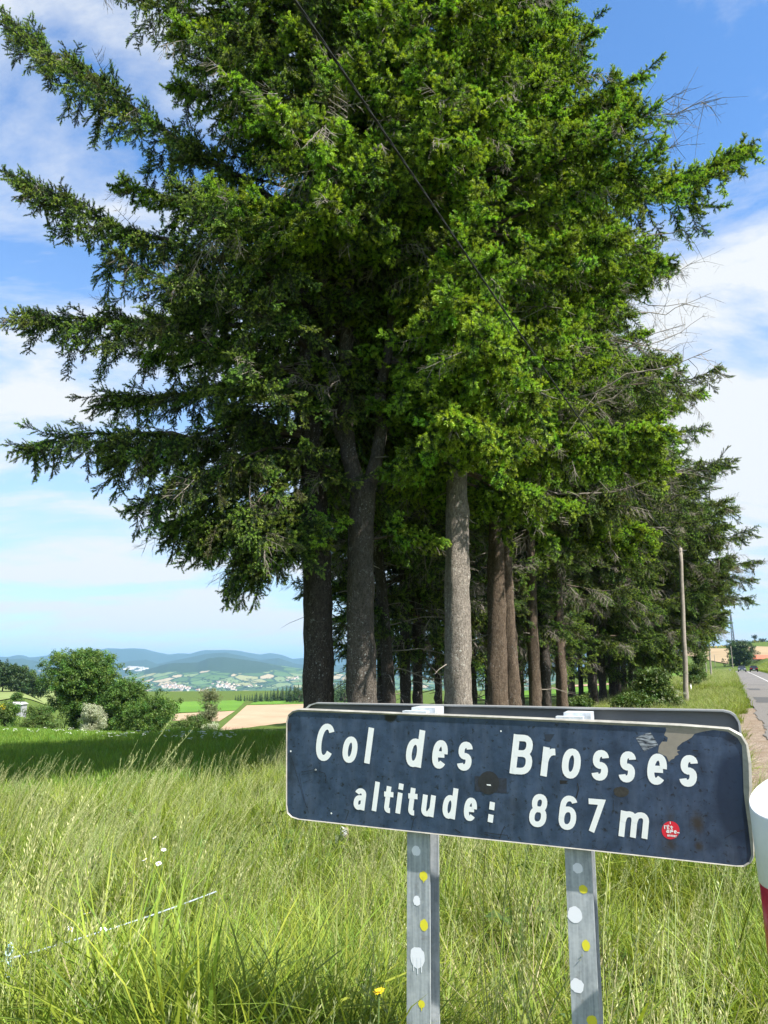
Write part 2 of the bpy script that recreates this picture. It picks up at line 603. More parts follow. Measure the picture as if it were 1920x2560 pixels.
# ================================================================ GROUND
def ground_material():
    m, t, b = mat_new('ground_cover')
    geo = NN(t, 'ShaderNodeNewGeometry')
    pos = geo.outputs['Position']
    ln = NN(t, 'ShaderNodeVectorMath', operation='LENGTH')
    t.links.new(pos, ln.inputs[0])
    dist = ln.outputs['Value']
    # near: grassy earth
    n = NN(t, 'ShaderNodeTexNoise', i_Scale=1.3, i_Detail=8.0, i_Roughness=0.7)
    t.links.new(pos, n.inputs['Vector'])
    near = mix(t, ramp(t, n.outputs['Fac'], [(0.3, 0.0), (0.7, 1.0)]), (0.045, 0.075, 0.016), (0.12, 0.17, 0.035))
    # far: patchwork of fields, hedges and woods
    vm = NN(t, 'ShaderNodeMapping')
    vm.inputs['Scale'].default_value = (1 / 120.0, 1 / 260.0, 0)
    vm.inputs['Rotation'].default_value = (0, 0, 0.35)
    t.links.new(pos, vm.inputs[0])
    v1 = NN(t, 'ShaderNodeTexVoronoi', i_Scale=1.0, i_Randomness=0.85)
    t.links.new(vm.outputs[0], v1.inputs['Vector'])
    sepc = NN(t, 'ShaderNodeSeparateColor')
    t.links.new(v1.outputs['Color'], sepc.inputs[0])
    fields = ramp(t, sepc.outputs[0], [(0.0, (0.075, 0.135, 0.035)), (0.3, (0.10, 0.17, 0.05)), (0.5, (0.15, 0.20, 0.075)), (0.68, (0.06, 0.11, 0.03)), (0.82, (0.34, 0.28, 0.17)), (0.93, (0.24, 0.24, 0.10))], 'CONSTANT')
    v2 = NN(t, 'ShaderNodeTexVoronoi', i_Scale=1.0, i_Randomness=0.85)
    v2.feature = 'DISTANCE_TO_EDGE'
    t.links.new(vm.outputs[0], v2.inputs['Vector'])
    hn = NN(t, 'ShaderNodeTexNoise', i_Scale=0.03, i_Detail=3.0)
    t.links.new(pos, hn.inputs['Vector'])
    hedge = math_node(t, 'LESS_THAN', math_node(t, 'ADD', v2.outputs['Distance'], math_node(t, 'MULTIPLY', hn.outputs['Fac'], -0.16)), -0.02)
    fields = mix(t, hedge, fields, (0.028, 0.055, 0.022))
    wn = NN(t, 'ShaderNodeTexNoise', i_Scale=0.0016, i_Detail=6.0, i_Roughness=0.62)
    t.links.new(pos, wn.inputs['Vector'])
    at = NN(t, 'ShaderNodeAttribute', attribute_name='woods')
    wmask = math_node(t, 'GREATER_THAN', math_node(t, 'ADD', wn.outputs['Fac'], math_node(t, 'MULTIPLY', at.outputs['Fac'], 0.5)), 0.70)
    tn = NN(t, 'ShaderNodeTexNoise', i_Scale=0.05, i_Detail=3.0)
    t.links.new(pos, tn.inputs['Vector'])
    wood = mix(t, tn.outputs['Fac'], (0.014, 0.03, 0.014), (0.045, 0.075, 0.03))
    far = mix(t, wmask, fields, wood)
    c = mix(t, ramp(t, math_node(t, 'DIVIDE', dist, 2000.0), [(0.35, 0.0), (0.75, 1.0)]), near, far)
    t.links.new(c, b.inputs['Base Color'])
    b.inputs['Roughness'].default_value = 1.0
    b.inputs['Specular IOR Level'].default_value = 0.05
    bn = NN(t, 'ShaderNodeBump', i_Strength=0.5, i_Distance=0.1)
    t.links.new(n.outputs['Fac'], bn.inputs['Height'])
    t.links.new(bn.outputs[0], b.inputs['Normal'])
    return m


M_ground = ground_material()
az = np.concatenate([np.arange(-180, -42, 3.0), np.arange(-42, 42, 0.13), np.arange(42, 180, 3.0)])
rad = np.concatenate([np.linspace(0.02, 3, 12), 3 * np.exp(np.linspace(0.05, math.log(26000 / 3.0), 300))])
AZ, RR = np.meshgrid(np.radians(az), rad)
GX, GY = RR * np.sin(AZ), RR * np.cos(AZ)
pts = np.stack([GX, GY, G(GX, GY)], -1)
gm = grid_mesh('ground', pts, M_ground, wrap=True)
wd = sstep(-110, 60, pts[..., 2]) * sstep(4800, 6000, RR)
uu = 960 + FPX * np.tan(np.clip(AZ, -1, 1))
wd = np.where(RR > 8500, np.maximum(wd, 0.62), wd * (1 - 0.55 * sstep(600, 720, uu)) - 0.12 * (RR < 5600))
a_ = gm.attributes.new('woods', 'FLOAT', 'POINT')
a_.data.foreach_set('value', wd.reshape(-1).astype(np.float32))
ground = link('ground', gm)
tag(ground, 'rolling grassy ground falling from the road into a wooded valley of fields', kind='structure')


def drape(name, quad, mat, label, n=24, m=24, lift=0.06):
    """sheet over the ground inside a quad of (X, Y) corners"""
    q = [np.asarray(c, float)[:2] for c in quad]
    s, t = np.meshgrid(np.linspace(0, 1, n), np.linspace(0, 1, m), indexing='ij')
    s, t = s[..., None], t[..., None]
    xy = (1 - s) * ((1 - t) * q[0] + t * q[3]) + s * ((1 - t) * q[1] + t * q[2])
    p = np.concatenate([xy, (G(xy[..., 0], xy[..., 1]) + lift)[..., None]], -1)
    o = link(name, grid_mesh(name, p, mat))
    tag(o, label, kind='structure')
    return o


# ------------------------------------------------------------ haze (air)
mh = bpy.data.materials.new('valley_air')
mh.use_nodes = True
th_ = mh.node_tree
th_.nodes.remove(th_.nodes['Principled BSDF'])
pv = NN(th_, 'ShaderNodeVolumePrincipled')
pv.inputs['Color'].default_value = (0.34, 0.62, 0.92, 1)
pv.inputs['Density'].default_value = 6.2e-5
pv.inputs['Anisotropy'].default_value = 0.0
th_.links.new(pv.outputs[0], th_.nodes['Material Output'].inputs['Volume'])
mh.cycles.homogeneous_volume = True
hb_ = MB()
hb_.box((-27000, -27000, float(pts[..., 2].min()) - 1.0), (27000, 27000, float(pts[..., 2].max()) + 45))
hz = hb_.build('haze', mh)
tag(hz, 'pale blue summer haze over the valley and far hills', kind='stuff')


# ================================================================ ROAD
def road_material():
    m, t, b = mat_new('asphalt')
    geo = NN(t, 'ShaderNodeNewGeometry')
    n = NN(t, 'ShaderNodeTexNoise', i_Scale=60.0, i_Detail=5.0, i_Roughness=0.8)
    t.links.new(geo.outputs['Position'], n.inputs['Vector'])
    n2 = NN(t, 'ShaderNodeTexNoise', i_Scale=0.35, i_Detail=5.0, i_Roughness=0.6)
    t.links.new(geo.outputs['Position'], n2.inputs['Vector'])
    c = mix(t, ramp(t, n.outputs['Fac'], [(0.35, 0.0), (0.65, 1.0)]), (0.115, 0.108, 0.10), (0.20, 0.19, 0.18))
    c = mix(t, ramp(t, n2.outputs['Fac'], [(0.58, 0.0), (0.6, 0.75)]), c, (0.085, 0.085, 0.085))
    t.links.new(c, b.inputs['Base Color'])
    b.inputs['Roughness'].default_value = 0.9
    b.inputs['Specular IOR Level'].default_value = 0.15
    bn = NN(t, 'ShaderNodeBump', i_Strength=0.4, i_Distance=0.006)
    t.links.new(n.outputs['Fac'], bn.inputs['Height'])
    t.links.new(bn.outputs[0], b.inputs['Normal'])
    return m


M_road = road_material()
M_patch = simple('asphalt_repair', (0.065, 0.066, 0.068), 0.9, noise=0.25, scale=30)
M_mark = simple('road_paint', (0.74, 0.73, 0.70), 0.7, noise=0.12, scale=6)


def gravel_mat():
    m, t, b = mat_new('gravel')
    geo = NN(t, 'ShaderNodeNewGeometry')
    v = NN(t, 'ShaderNodeTexVoronoi', i_Scale=38.0)
    t.links.new(geo.outputs['Position'], v.inputs['Vector'])
    n = NN(t, 'ShaderNodeTexNoise', i_Scale=1.6, i_Detail=7.0, i_Roughness=0.7)
    t.links.new(geo.outputs['Position'], n.inputs['Vector'])
    sp = NN(t, 'ShaderNodeSeparateColor')
    t.links.new(v.outputs['Color'], sp.inputs[0])
    c = mix(t, sp.outputs[0], (0.15, 0.12, 0.095), (0.40, 0.33, 0.265))
    c = mix(t, ramp(t, n.outputs['Fac'], [(0.40, 0.0), (0.62, 0.8)]), c, (0.21, 0.155, 0.105))
    t.links.new(c, b.inputs['Base Color'])
    b.inputs['Roughness'].default_value = 1.0
    b.inputs['Specular IOR Level'].default_value = 0.1
    bn = NN(t, 'ShaderNodeBump', i_Strength=1.0, i_Distance=0.02)
    t.links.new(v.outputs['Distance'], bn.inputs['Height'])
    t.links.new(bn.outputs[0], b.inputs['Normal'])
    return m


M_gravel = gravel_mat()


def along(name, s_edges, ts, mat, lift, jitter=0.0, ground_fit=False):
    """strip along the road; s_edges: (left, right) metres from the left road edge"""
    P_ = []
    K = 8
    for t in ts:
        row = []
        for k in range(K + 1):
            s = s_edges[0] + (s_edges[1] - s_edges[0]) * k / K
            if jitter and k in (0, K):
                s += jitter * (math.sin(t * 0.71 + k) * 0.5 + math.sin(t * 1.93 + 2 * k) * 0.3 + math.sin(t * 5.3 + k) * 0.25)
            xy = roadpt(s, t)
            row.append((xy[0], xy[1], 0))
        P_.append(row)
    P_ = np.array(P_, float)
    # the road runs level across; its height is the ground's at its middle
    P_[..., 2] = np.interp(P_[..., 1], [-60, 60, 123, 205, 300, 420, 800], [-1.6, -1.6, -1.35, -1.07, -0.3, 1.5, 5]) + EYE + lift
    if ground_fit:
        P_[..., 2] = G(P_[..., 0], P_[..., 1]) + lift
    return grid_mesh(name, P_, mat)


ts_road = np.concatenate([np.arange(-30, 60, 0.25), np.arange(60, 236, 3.0)])
o = link('road', along('road', (0.0, -5.6), ts_road, M_road, 0.045, 0.10))
tag(o, 'worn grey asphalt country road running away on the right', kind='structure')
o = link('gravel_shoulder', along('gravel_shoulder', (0.95, -0.15), np.arange(-14, 34, 0.2), M_gravel, 0.03, 0.16, True))
tag(o, 'strip of tan gravel between asphalt and grass', kind='structure')
# dashes of the centre line
dash = None
t0 = 22.0
k = 0
while t0 < 215:
    me = along('centre_line_dash', (-2.68, -2.80), np.linspace(t0, t0 + 3.0, 5), M_mark, 0.053)
    d = link('centre_line_dash', me)
    tag(d, 'white painted dash of the broken line along the road centre', 'road marking', 'dashes of the centre line')
    t0 += 4.3
    k += 1
for (s0, s1, ta, tb, lab) in ((-0.25, -1.5, 39, 46.0, 'longer dark repair patch at the left road edge'), (-0.35, -1.3, 27.5, 29.6, 'small square dark repair patch nearest the sign'), (-3.9, -4.9, 71, 80, 'dark repair patch beyond the centre line'), (-0.3, -1.1, 60, 64, 'farther dark repair patch in the left lane')):
    o = link('road_patch', along('road_patch', (s0, s1), np.linspace(ta, tb, 10), M_patch, 0.050, 0.08))
    tag(o, lab, 'road patch', 'dark repair patches in the asphalt')

# ================================================================ FIELDS


def rows_mat(name, c0, c1, ang, scale, amt, patch):
    """field with sown or ploughed rows and uneven patches"""
    m, t, b = mat_new(name)
    geo = NN(t, 'ShaderNodeNewGeometry')
    mq = NN(t, 'ShaderNodeMapping')
    mq.inputs['Rotation'].default_value = (0, 0, ang)
    t.links.new(geo.outputs['Position'], mq.inputs[0])
    wv = NN(t, 'ShaderNodeTexWave', i_Scale=scale, i_Distortion=1.5, i_Detail=2.0)
    t.links.new(mq.outputs[0], wv.inputs['Vector'])
    n = NN(t, 'ShaderNodeTexNoise', i_Scale=patch, i_Detail=6.0, i_Roughness=0.65)
    t.links.new(geo.outputs['Position'], n.inputs['Vector'])
    f = math_node(t, 'ADD', math_node(t, 'MULTIPLY', wv.outputs['Fac'], amt), math_node(t, 'MULTIPLY', ramp(t, n.outputs['Fac'], [(0.3, 0.0), (0.7, 1.0)]), 1 - amt))
    t.links.new(mix(t, f, c0, c1), b.inputs['Base Color'])
    b.inputs['Roughness'].default_value = 1.0
    b.inputs['Specular IOR Level'].default_value = 0.05
    return m


M_plough = rows_mat('ploughed_soil', (0.30, 0.205, 0.13), (0.45, 0.325, 0.22), 0.35, 0.12, 0.4, 0.06)
M_crop = rows_mat('young_crop', (0.075, 0.165, 0.022), (0.135, 0.255, 0.04), 0.3, 0.10, 0.35, 0.04)
M_strip = simple('rough_grass', (0.075, 0.125, 0.026), 1.0, noise=0.35, scale=0.5, bump=0.5, spec=0.05)
M_palecrop = simple('ripening_crop', (0.19, 0.235, 0.085), 1.0, noise=0.18, scale=0.3, spec=0.05)
M_straw_f = simple('stubble', (0.33, 0.25, 0.15), 1.0, noise=0.22, scale=0.05, spec=0.05)


def H(u, v, a=45, b=620):
    return hit(u, v, a, b)


drape('ploughed_field', [H(530, 1842, 100), H(617, 1764, 100), H(905, 1757, 100), H(900, 1838, 100)], M_plough, 'tan ploughed field behind the trunks', lift=0.12)
drape('ploughed_field', [H(430, 1802, 100), H(440, 1785, 100), H(588, 1778, 100), H(548, 1804, 100)], M_plough, 'narrow tan ploughed strip left of the grass track', lift=0.12)
drape('crop_field', [H(400, 1783, 100), H(420, 1756, 100), H(616, 1750.5, 100), H(589, 1777, 100)], M_crop, 'bright green crop field left of the grass track', lift=0.12)
drape('crop_field', [H(624, 1762.5, 100), H(640, 1750.5, 100), H(905, 1738, 100), H(905, 1756, 100)], M_crop, 'bright green crop field seen between the trunks', lift=0.12)
drape('hill_field', [H(-200, 1775, 90), H(-200, 1712, 90), H(150, 1726, 90), H(150, 1775, 90)], M_palecrop, 'pale green field on the slope at far left', lift=0.25)
# fields on the right, beyond the row of trees
drape('crop_field', [roadpt(12, 75), roadpt(12, 118), roadpt(40, 118), roadpt(40, 75)], M_crop, 'green field left of the utility poles', lift=0.10)
drape('stubble_field', [roadpt(11, 121), roadpt(11, 140), roadpt(60, 140), roadpt(60, 121)], M_plough, 'tan strip of bare soil beyond the green field', lift=0.12)
drape('crop_field', [roadpt(11, 144), roadpt(11, 260), roadpt(70, 260), roadpt(70, 144)], M_crop, 'far green field below the tan hillside', lift=0.12)

# ================================================================ CONIFERS
def brush(mb, p0, p1, n, ln, wd, rs, tip0=0.55, fwd=0.75, flat=0.0):
    """a shoot: needles set round a stem from p0 to p1"""
    p0, p1 = np.array(p0), np.array(p1)
    d = p1 - p0
    L = np.linalg.norm(d)
    d = d / L
    a = np.cross(d, [0, 0, 1.0])
    a /= np.linalg.norm(a) + 1e-9
    b = np.cross(a, d)
    V, F, T = [], [], []
    for i in range(n):
        t = (i + rs.random()) / n
        ph = rs.random() * 2 * math.pi
        o = a * math.cos(ph) + b * math.sin(ph) * (1 - flat)
        base = p0 + d * L * t
        nd = o * 0.8 + d * fwd
        nd /= np.linalg.norm(nd)
        l = ln * (0.8 + 0.4 * rs.random()) * (0.75 if t > 0.93 else 1)
        side = np.cross(nd, rs.normal(size=3))
        side /= np.linalg.norm(side) + 1e-9
        V += [base - side * wd / 2, base + side * wd / 2, base + nd * l + side * wd * 0.22, base + nd * l - side * wd * 0.22]
        F.append((4 * i, 4 * i + 1, 4 * i + 2, 4 * i + 3))
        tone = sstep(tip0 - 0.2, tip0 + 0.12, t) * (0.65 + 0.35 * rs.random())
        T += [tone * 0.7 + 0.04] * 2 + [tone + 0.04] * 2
    mb.add(V, F, 0, T)
    mb.tube([p0, p1], [0.004, 0.002], 3, 1, cap=False)


def spray_proto(name, seed, mats, L=0.62, droop=0.10, nside=7, hang=0.0, tip0=0.5, dens=1.0, nl=0.024, nw=0.0052, tipscale=1.0):
    rs = np.random.default_rng(seed)
    mb = MB()
    ax = [np.array([t * L, 0, -droop * t * t]) for t in np.linspace(0, 1, 5)]
    for i in range(4):
        brush(mb, ax[i], ax[i + 1], int(26 * dens), nl, nw, rs, tip0=0.55 if i == 3 else 5)
    for i in range(nside):
        t = 0.12 + 0.8 * i / nside
        base = np.array([t * L, 0, -droop * t * t])
        sd = 1 if i % 2 else -1
        ang = R_(52 + rs.normal() * 8)
        l = L * (0.5 * (1 - t) + 0.16) * (0.85 + 0.3 * rs.random())
        dr = np.array([math.cos(ang), sd * math.sin(ang), -0.12 - hang * (0.5 + rs.random()) + 0.10 * rs.normal()])
        dr /= np.linalg.norm(dr)
        e = base + dr * l + np.array([0, 0, -hang * 0.25 * l])
        brush(mb, base, e, int(40 * dens * l / 0.2), nl, nw, rs, tip0=max(0.25, 1 - 0.075 * tipscale / l))
        if l > 0.17:
            for sg in (-1, 1):
                b2 = base + (e - base) * 0.45
                a2 = ang + sg * 0.75 * sd
                d2 = np.array([math.cos(a2), sd * math.sin(a2), -0.15 - hang])
                d2 /= np.linalg.norm(d2)
                brush(mb, b2, b2 + d2 * l * 0.5, int(22 * dens), nl, nw, rs, tip0=0.35)
    return proto(name, mb, mats)


def rosette_proto(name, seed, mats, L=0.42, n=11, nl=0.042, nw=0.0085, hang=0.0, flat=0.55, tip0=0.35, cnt=46, up=0.12):
    """a puffy end of a bough: stout shoots set all round a short axis"""
    rs = np.random.default_rng(seed)
    mb = MB()
    ax = [np.array([t * L, 0, up * L * t * t - hang * L * t]) for t in np.linspace(0, 1, 4)]
    for i in range(3):
        brush(mb, ax[i], ax[i + 1], cnt - 6, nl, nw, rs, tip0=0.2 if i == 2 else 3, fwd=0.8)
    for i in range(n):
        t = 0.10 + 0.85 * (i + rs.random() * 0.7) / n
        base = np.array([np.interp(t, np.linspace(0, 1, 4), [a[k] for a in ax]) for k in range(3)])
        ph = (0 if i % 2 else math.pi) + rs.normal() * 0.75
        ang = R_(rs.uniform(38, 72))
        l = rs.uniform(0.085, 0.17) * (1.15 - 0.35 * t)
        d = np.array([math.cos(ang), math.sin(ang) * math.cos(ph), math.sin(ang) * math.sin(ph) * flat - hang * rs.uniform(0.5, 1.6)])
        d /= np.linalg.norm(d)
        brush(mb, base, base + d * l, int(cnt * (0.5 + l / 0.15 * 0.55)), nl * rs.uniform(0.8, 1.1), nw, rs, tip0=tip0 + 0.25 * rs.random(), fwd=0.85)
        if rs.random() < 0.6:
            b2 = base + d * l * 0.5
            d2 = d + rs.normal(size=3) * 0.55
            d2 /= np.linalg.norm(d2)
            brush(mb, b2, b2 + d2 * l * 0.8, int(cnt * 0.7), nl * 0.9, nw, rs, tip0=tip0, fwd=0.85)
    return proto(name, mb, mats)


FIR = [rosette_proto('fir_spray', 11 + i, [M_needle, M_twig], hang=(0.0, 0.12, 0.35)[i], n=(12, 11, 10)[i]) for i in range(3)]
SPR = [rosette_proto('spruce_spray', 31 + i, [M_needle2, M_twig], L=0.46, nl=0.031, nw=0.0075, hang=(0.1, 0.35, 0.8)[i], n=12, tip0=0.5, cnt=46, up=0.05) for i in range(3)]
# bare dead spray
_mb = MB()
_rs = np.random.default_rng(5)
for i in range(9):
    t = 0.1 + 0.09 * i
    sd = 1 if i % 2 else -1
    b0 = np.array([t * 0.7, 0, -0.1 * t * t])
    e0 = b0 + np.array([0.10, sd * 0.22 * (1.1 - t), -0.10 - 0.12 * _rs.random()])
    _mb.tube([b0, (b0 + e0) / 2 + _rs.normal(size=3) * 0.012, e0], [0.0045, 0.0035, 0.002], 3, cap=False)
    for q in range(3):
        b1 = b0 + (e0 - b0) * (0.35 + 0.22 * q)
        _mb.tube([b1, b1 + np.array([0.07, _rs.normal() * 0.05, -0.06 + _rs.normal() * 0.03])], [0.003, 0.0015], 3, cap=False)
_mb.tube([(0, 0, 0), (0.35, 0, -0.03), (0.7, 0, -0.1)], [0.006, 0.005, 0.002], 3, cap=False)
DEAD = [proto('dead_spray', _mb, [M_deadtwig])]
TREE_SETS = {'fir': FIR + DEAD, 'spruce': SPR + DEAD}


def limb_path(base, azm, L, rise, droop, up, n=9):
    t = np.linspace(0, 1, n)
    d = np.array([math.sin(azm), math.cos(azm), 0])
    z = rise * L * t - droop * L * t * t + up * L * t ** 4
    return base + d[None] * (L * t * (1 - 0.06 * t))[:, None] + np.array([0, 0, 1.0])[None] * z[:, None]


def foliate(path, L, kind, rs, out, dens=1.0, dead=0.05, start=0.22, hangf=0.30, size=1.0, lat=1.0):
    """sprays along one limb: laterals on both sides, hanging twigs, the tip"""
    n = len(path)
    tt = np.linspace(0, 1, n)

    def at(t):
        return np.stack([np.interp(t, tt, path[:, k]) for k in range(3)], -1)
    nl = max(3, int(L * (1 - start) / 0.20 * dens))
    tl = start + (1 - start) * (np.arange(nl) + rs.random(nl)) / nl
    pos = at(tl)
    tan = at(np.minimum(tl + 0.03, 1.0)) - at(np.maximum(tl - 0.03, 0))
    tan /= np.linalg.norm(tan, axis=1)[:, None]
    sd = np.where(np.arange(nl) % 2, 1.0, -1.0)
    ang = R_(50) + rs.normal(size=nl) * 0.2
    bn = np.stack([tan[:, 1], -tan[:, 0], np.zeros(nl)], -1)
    bn /= np.linalg.norm(bn, axis=1)[:, None] + 1e-9
    dirl = tan * np.cos(ang)[:, None] + bn * (sd * np.sin(ang))[:, None]
    dirl[:, 2] -= 0.10 + 0.25 * rs.random(nl)
    ll = np.clip((0.30 * L * (1 - tl) + 0.36) * np.minimum(1, (tl - start) / 0.12 + 0.35), 0.3, 1.9) * lat * (0.55 + 0.9 * rs.random(nl))
    K = int(np.ceil(ll.max() / 0.27))
    u = (np.arange(K)[None] + 0.25 + 0.5 * rs.random((nl, K))) * 0.27
    msk = u < ll[:, None]
    p = pos[:, None] + dirl[:, None] * u[..., None]
    p[..., 2] -= 0.10 * u ** 2
    d = np.repeat(dirl[:, None], K, 1) + rs.normal(size=(nl, K, 3)) * 0.22
    d[..., 2] -= 0.12 * u
    hang = rs.random((nl, K)) < hangf
    d[hang] = d[hang] * 0.45 + np.array([0, 0, -0.75])
    p, d = p[msk], d[msk]
    # along the limb itself and its tip
    m2 = max(4, int(L / 0.13 * dens))
    t2 = start + (1 - start) * rs.random(m2) ** 0.8
    t2[:3] = (1.0, 0.99, 0.97)
    p2 = at(t2)
    tn2 = at(np.minimum(t2 + 0.03, 1.0)) - at(np.maximum(t2 - 0.05, 0))
    tn2 /= np.linalg.norm(tn2, axis=1)[:, None]
    d2 = tn2 + rs.normal(size=(m2, 3)) * 0.35
    d2[:3] = tn2[:3] + rs.normal(size=(3, 3)) * 0.12
    p = np.concatenate([p, p2])
    d = np.concatenate([d, d2])
    d /= np.linalg.norm(d, axis=1)[:, None]
    m = len(p)
    yaw = np.arctan2(d[:, 1], d[:, 0])
    pit = -np.arcsin(np.clip(d[:, 2], -1, 1))
    rol = rs.normal(size=m) * 0.8
    out['pos'].append(p)
    out['rot'].append(np.stack([rol, pit, yaw], -1))
    out['scl'].append(size * (0.80 + 0.55 * rs.random(m)))
    pk = rs.integers(0, 3, m)
    pk[rs.random(m) < dead] = 3
    out['pick'].append(pk)


def trunk_mesh(mb, path, radii, mat=0, k=20, rs=None, knots=6, flare=0.35):
    """tapered, slightly lumpy trunk along a path"""
    path = np.asarray(path, float)
    Lz = np.concatenate([[0], np.cumsum(np.linalg.norm(np.diff(path, axis=0), axis=1))])
    n = int(max(14, min(70, Lz[-1] / 0.22)))
    # finer rings low down, where they show
    q = np.linspace(0, 1, n) ** 1.35 * Lz[-1]
    pp = np.stack([np.interp(q, Lz, path[:, i]) for i in range(3)], -1)
    rr = np.interp(q, Lz, radii) * (1 + flare * np.exp(-q / 0.35))
    th = np.linspace(0, 2 * math.pi, k, endpoint=False)
    R = rr[:, None] * (1 + 0.05 * rs.normal(size=(n, k)) + 0.05 * np.sin(th[None] * 3 + q[:, None] * 0.7 + rs.random() * 6) + 0.03 * np.sin(th[None] * 5 - q[:, None] * 1.9))
    for _ in range(knots):
        kq, kt = rs.random() * 7 + 0.6, rs.random() * 2 * math.pi
        R += (0.03 + 0.04 * rs.random()) * np.exp(-((q[:, None] - kq) / 0.13) ** 2) * np.exp(-(np.angle(np.exp(1j * (th[None] - kt))) / 0.35) ** 2)
    ring = pp[:, None] + np.stack([R * np.cos(th), R * np.sin(th), np.zeros_like(R)], -1)
    F = [(i * k + j, i * k + (j + 1) % k, (i + 1) * k + (j + 1) % k, (i + 1) * k + j) for i in range(n - 1) for j in range(k)]
    F.append(tuple((n - 1) * k + j for j in range(k)))
    mb.add(ring.reshape(-1, 3), F, mat)


def crown_profile(x):
    """share of the widest reach at share x of the crown's height"""
    return np.interp(x, [0, 0.06, 0.2, 0.45, 0.75, 1.0], [0.72, 0.95, 1.0, 0.80, 0.42, 0.05])


def conifer(label, u, Y, dia, H, hb, Rm, kind='fir', barkm=None, seed=1, lean=(0, 0), group=None, extra=(), reach=None, dead=0.06,
            low_dead=0, forks=None, dens=1.1, step=0.74, per=5, stub=5, second=None, size=1.0, bare=0, name='conifer', loc=None, hangf=0.3, limbs_out=1.0, topcut=None):
    rs = np.random.default_rng(seed)
    if loc is None:
        rr = ray(u, 1700)
        X = rr[0] / rr[1] * Y
        loc = (X, Y, float(G(X, Y)) - 0.05)
    root = thing(name, label, 'tree', loc, 0, group)
    # trunk(s)
    if forks is None:
        tops = [np.array([[0, 0, 0], [lean[0] * 0.3, lean[1] * 0.3, 4.0], [lean[0], lean[1], 10.0], [lean[0] * 1.2, lean[1] * 1.2, H]])]
        rads = [np.array([dia / 2, dia / 2 * 0.86, dia / 2 * 0.62, 0.03])]
    else:
        tops, rads = forks
    for tp, rd in zip(tops, rads):
        mb = MB()
        trunk_mesh(mb, tp, rd, 0, 20, rs, flare=0.3 if tp[0][2] < 0.5 else 0.0)
        mb.build('trunk', barkm or M_bark, root, smooth=True)
    if second is not None:
        tp2, rd2 = second
        mb = MB()
        trunk_mesh(mb, tp2, rd2, 0, 18, rs, flare=0.3)
        mb.build('trunk', barkm or M_bark, root, smooth=True)
    out = dict(pos=[], rot=[], scl=[], pick=[])
    lm = MB()
    allax = [(t, r) for t, r in zip(tops, rads)]

    def axis(z, i=0):
        t = allax[i][0]
        return np.array([np.interp(z, t[:, 2], t[:, 0]), np.interp(z, t[:, 2], t[:, 1]), z])
    z = hb
    ph = rs.random() * 6
    while z < H - 0.4:
        x = (z - hb) / (H - hb)
        nper = per if x < 0.6 else max(3, per - 2)
        for k in range(nper):
            ph += 2.4 + rs.normal() * 0.25
            azm = ph % (2 * math.pi)
            L = Rm * crown_profile(x) * (0.68 + 0.55 * rs.random())
            if reach is not None:
                k_ = reach(azm, z)
                L = min(L, -k_) if k_ <= 0 else L * k_
            if L < 0.35:
                continue
            zz_ = z + rs.random() * step
            cand = [i for i, (t_, _) in enumerate(allax) if t_[0][2] <= zz_ <= t_[-1][2]]
            ai = cand[rs.integers(len(cand))] if cand else 0
            rise = (0.02 + 0.30 * x + 0.08 * rs.normal())
            droop = 0.30 - 0.12 * x + 0.08 * rs.random()
            path = limb_path(axis(zz_, ai), azm, L, rise, droop, 0.20, 9)
            path[1:] += np.cumsum(rs.normal(size=(8, 3)) * 0.012 * L, 0)
            r0 = 0.014 + 0.0105 * L
            lm.tube(path, np.linspace(r0, 0.006, 9), 5, 0, cap=False)
            foliate(path, L, kind, rs, out, dens, dead, start=0.12 if L < 2 else 0.25, hangf=hangf if kind == 'spruce' else hangf * 0.45, size=size)
        z += step
    for (ze, aze, Le, rise, droop, up) in extra:
        path = limb_path(axis(ze), R_(aze), Le, rise, droop, up, 11)
        path[1:] += np.cumsum(rs.normal(size=(10, 3)) * 0.010 * Le, 0)
        lm.tube(path, np.linspace(0.02 + 0.010 * Le, 0.007, 11), 6, 0, cap=False)
        foliate(path, Le, kind, rs, out, 1.35, 0.03, start=0.22, hangf=hangf, size=size * 1.1, lat=1.2 if Le > 4 and ze > 9 else (0.8 if Le > 5 else 1.0))
    lm.build('limbs', M_limb, root, smooth=True)['kind'] = 'stuff'
    if bare:
        bm_ = MB()
        for q in range(bare):
            zb = rs.uniform(7.5, 17.0)
            ab = R_(rs.uniform(70, 215))
            Lb = rs.uniform(3.4, 6.0)
            path = limb_path(axis(zb), ab, Lb, rs.uniform(-0.1, 0.45), rs.uniform(0.0, 0.3), rs.uniform(-0.1, 0.2), 12)
            path[1:] += np.cumsum(rs.normal(size=(11, 3)) * 0.02 * Lb, 0)
            bm_.tube(path, np.linspace(0.042, 0.007, 12), 5, 0, cap=False)
            for w_ in range(int(Lb * 5)):
                t_ = rs.uniform(0.3, 1.0)
                b0 = np.array([np.interp(t_, np.linspace(0, 1, 12), path[:, m]) for m in range(3)])
                d_ = (path[-1] - path[0]) / Lb * 0.5 + rs.normal(size=3) * 0.65
                l_ = rs.uniform(0.25, 0.9)
                b1 = b0 + d_ * l_ * 0.5 + rs.normal(size=3) * 0.03
                b2 = b1 + d_ * l_ * 0.5 + np.array([0, 0, -0.14]) * l_ + rs.normal(size=3) * 0.06
                bm_.tube([b0, b1, b2], [0.009, 0.006, 0.003], 3, 0, cap=False)
                for x_ in range(3):
                    e_ = b0 + (b2 - b0) * rs.uniform(0.3, 0.9)
                    bm_.tube([e_, e_ + rs.normal(size=3) * 0.13 + np.array([0, 0, -0.05])], [0.004, 0.002], 3, 0, cap=False)
        bm_.build('bare_branches', M_deadtwig, root)['kind'] = 'stuff'
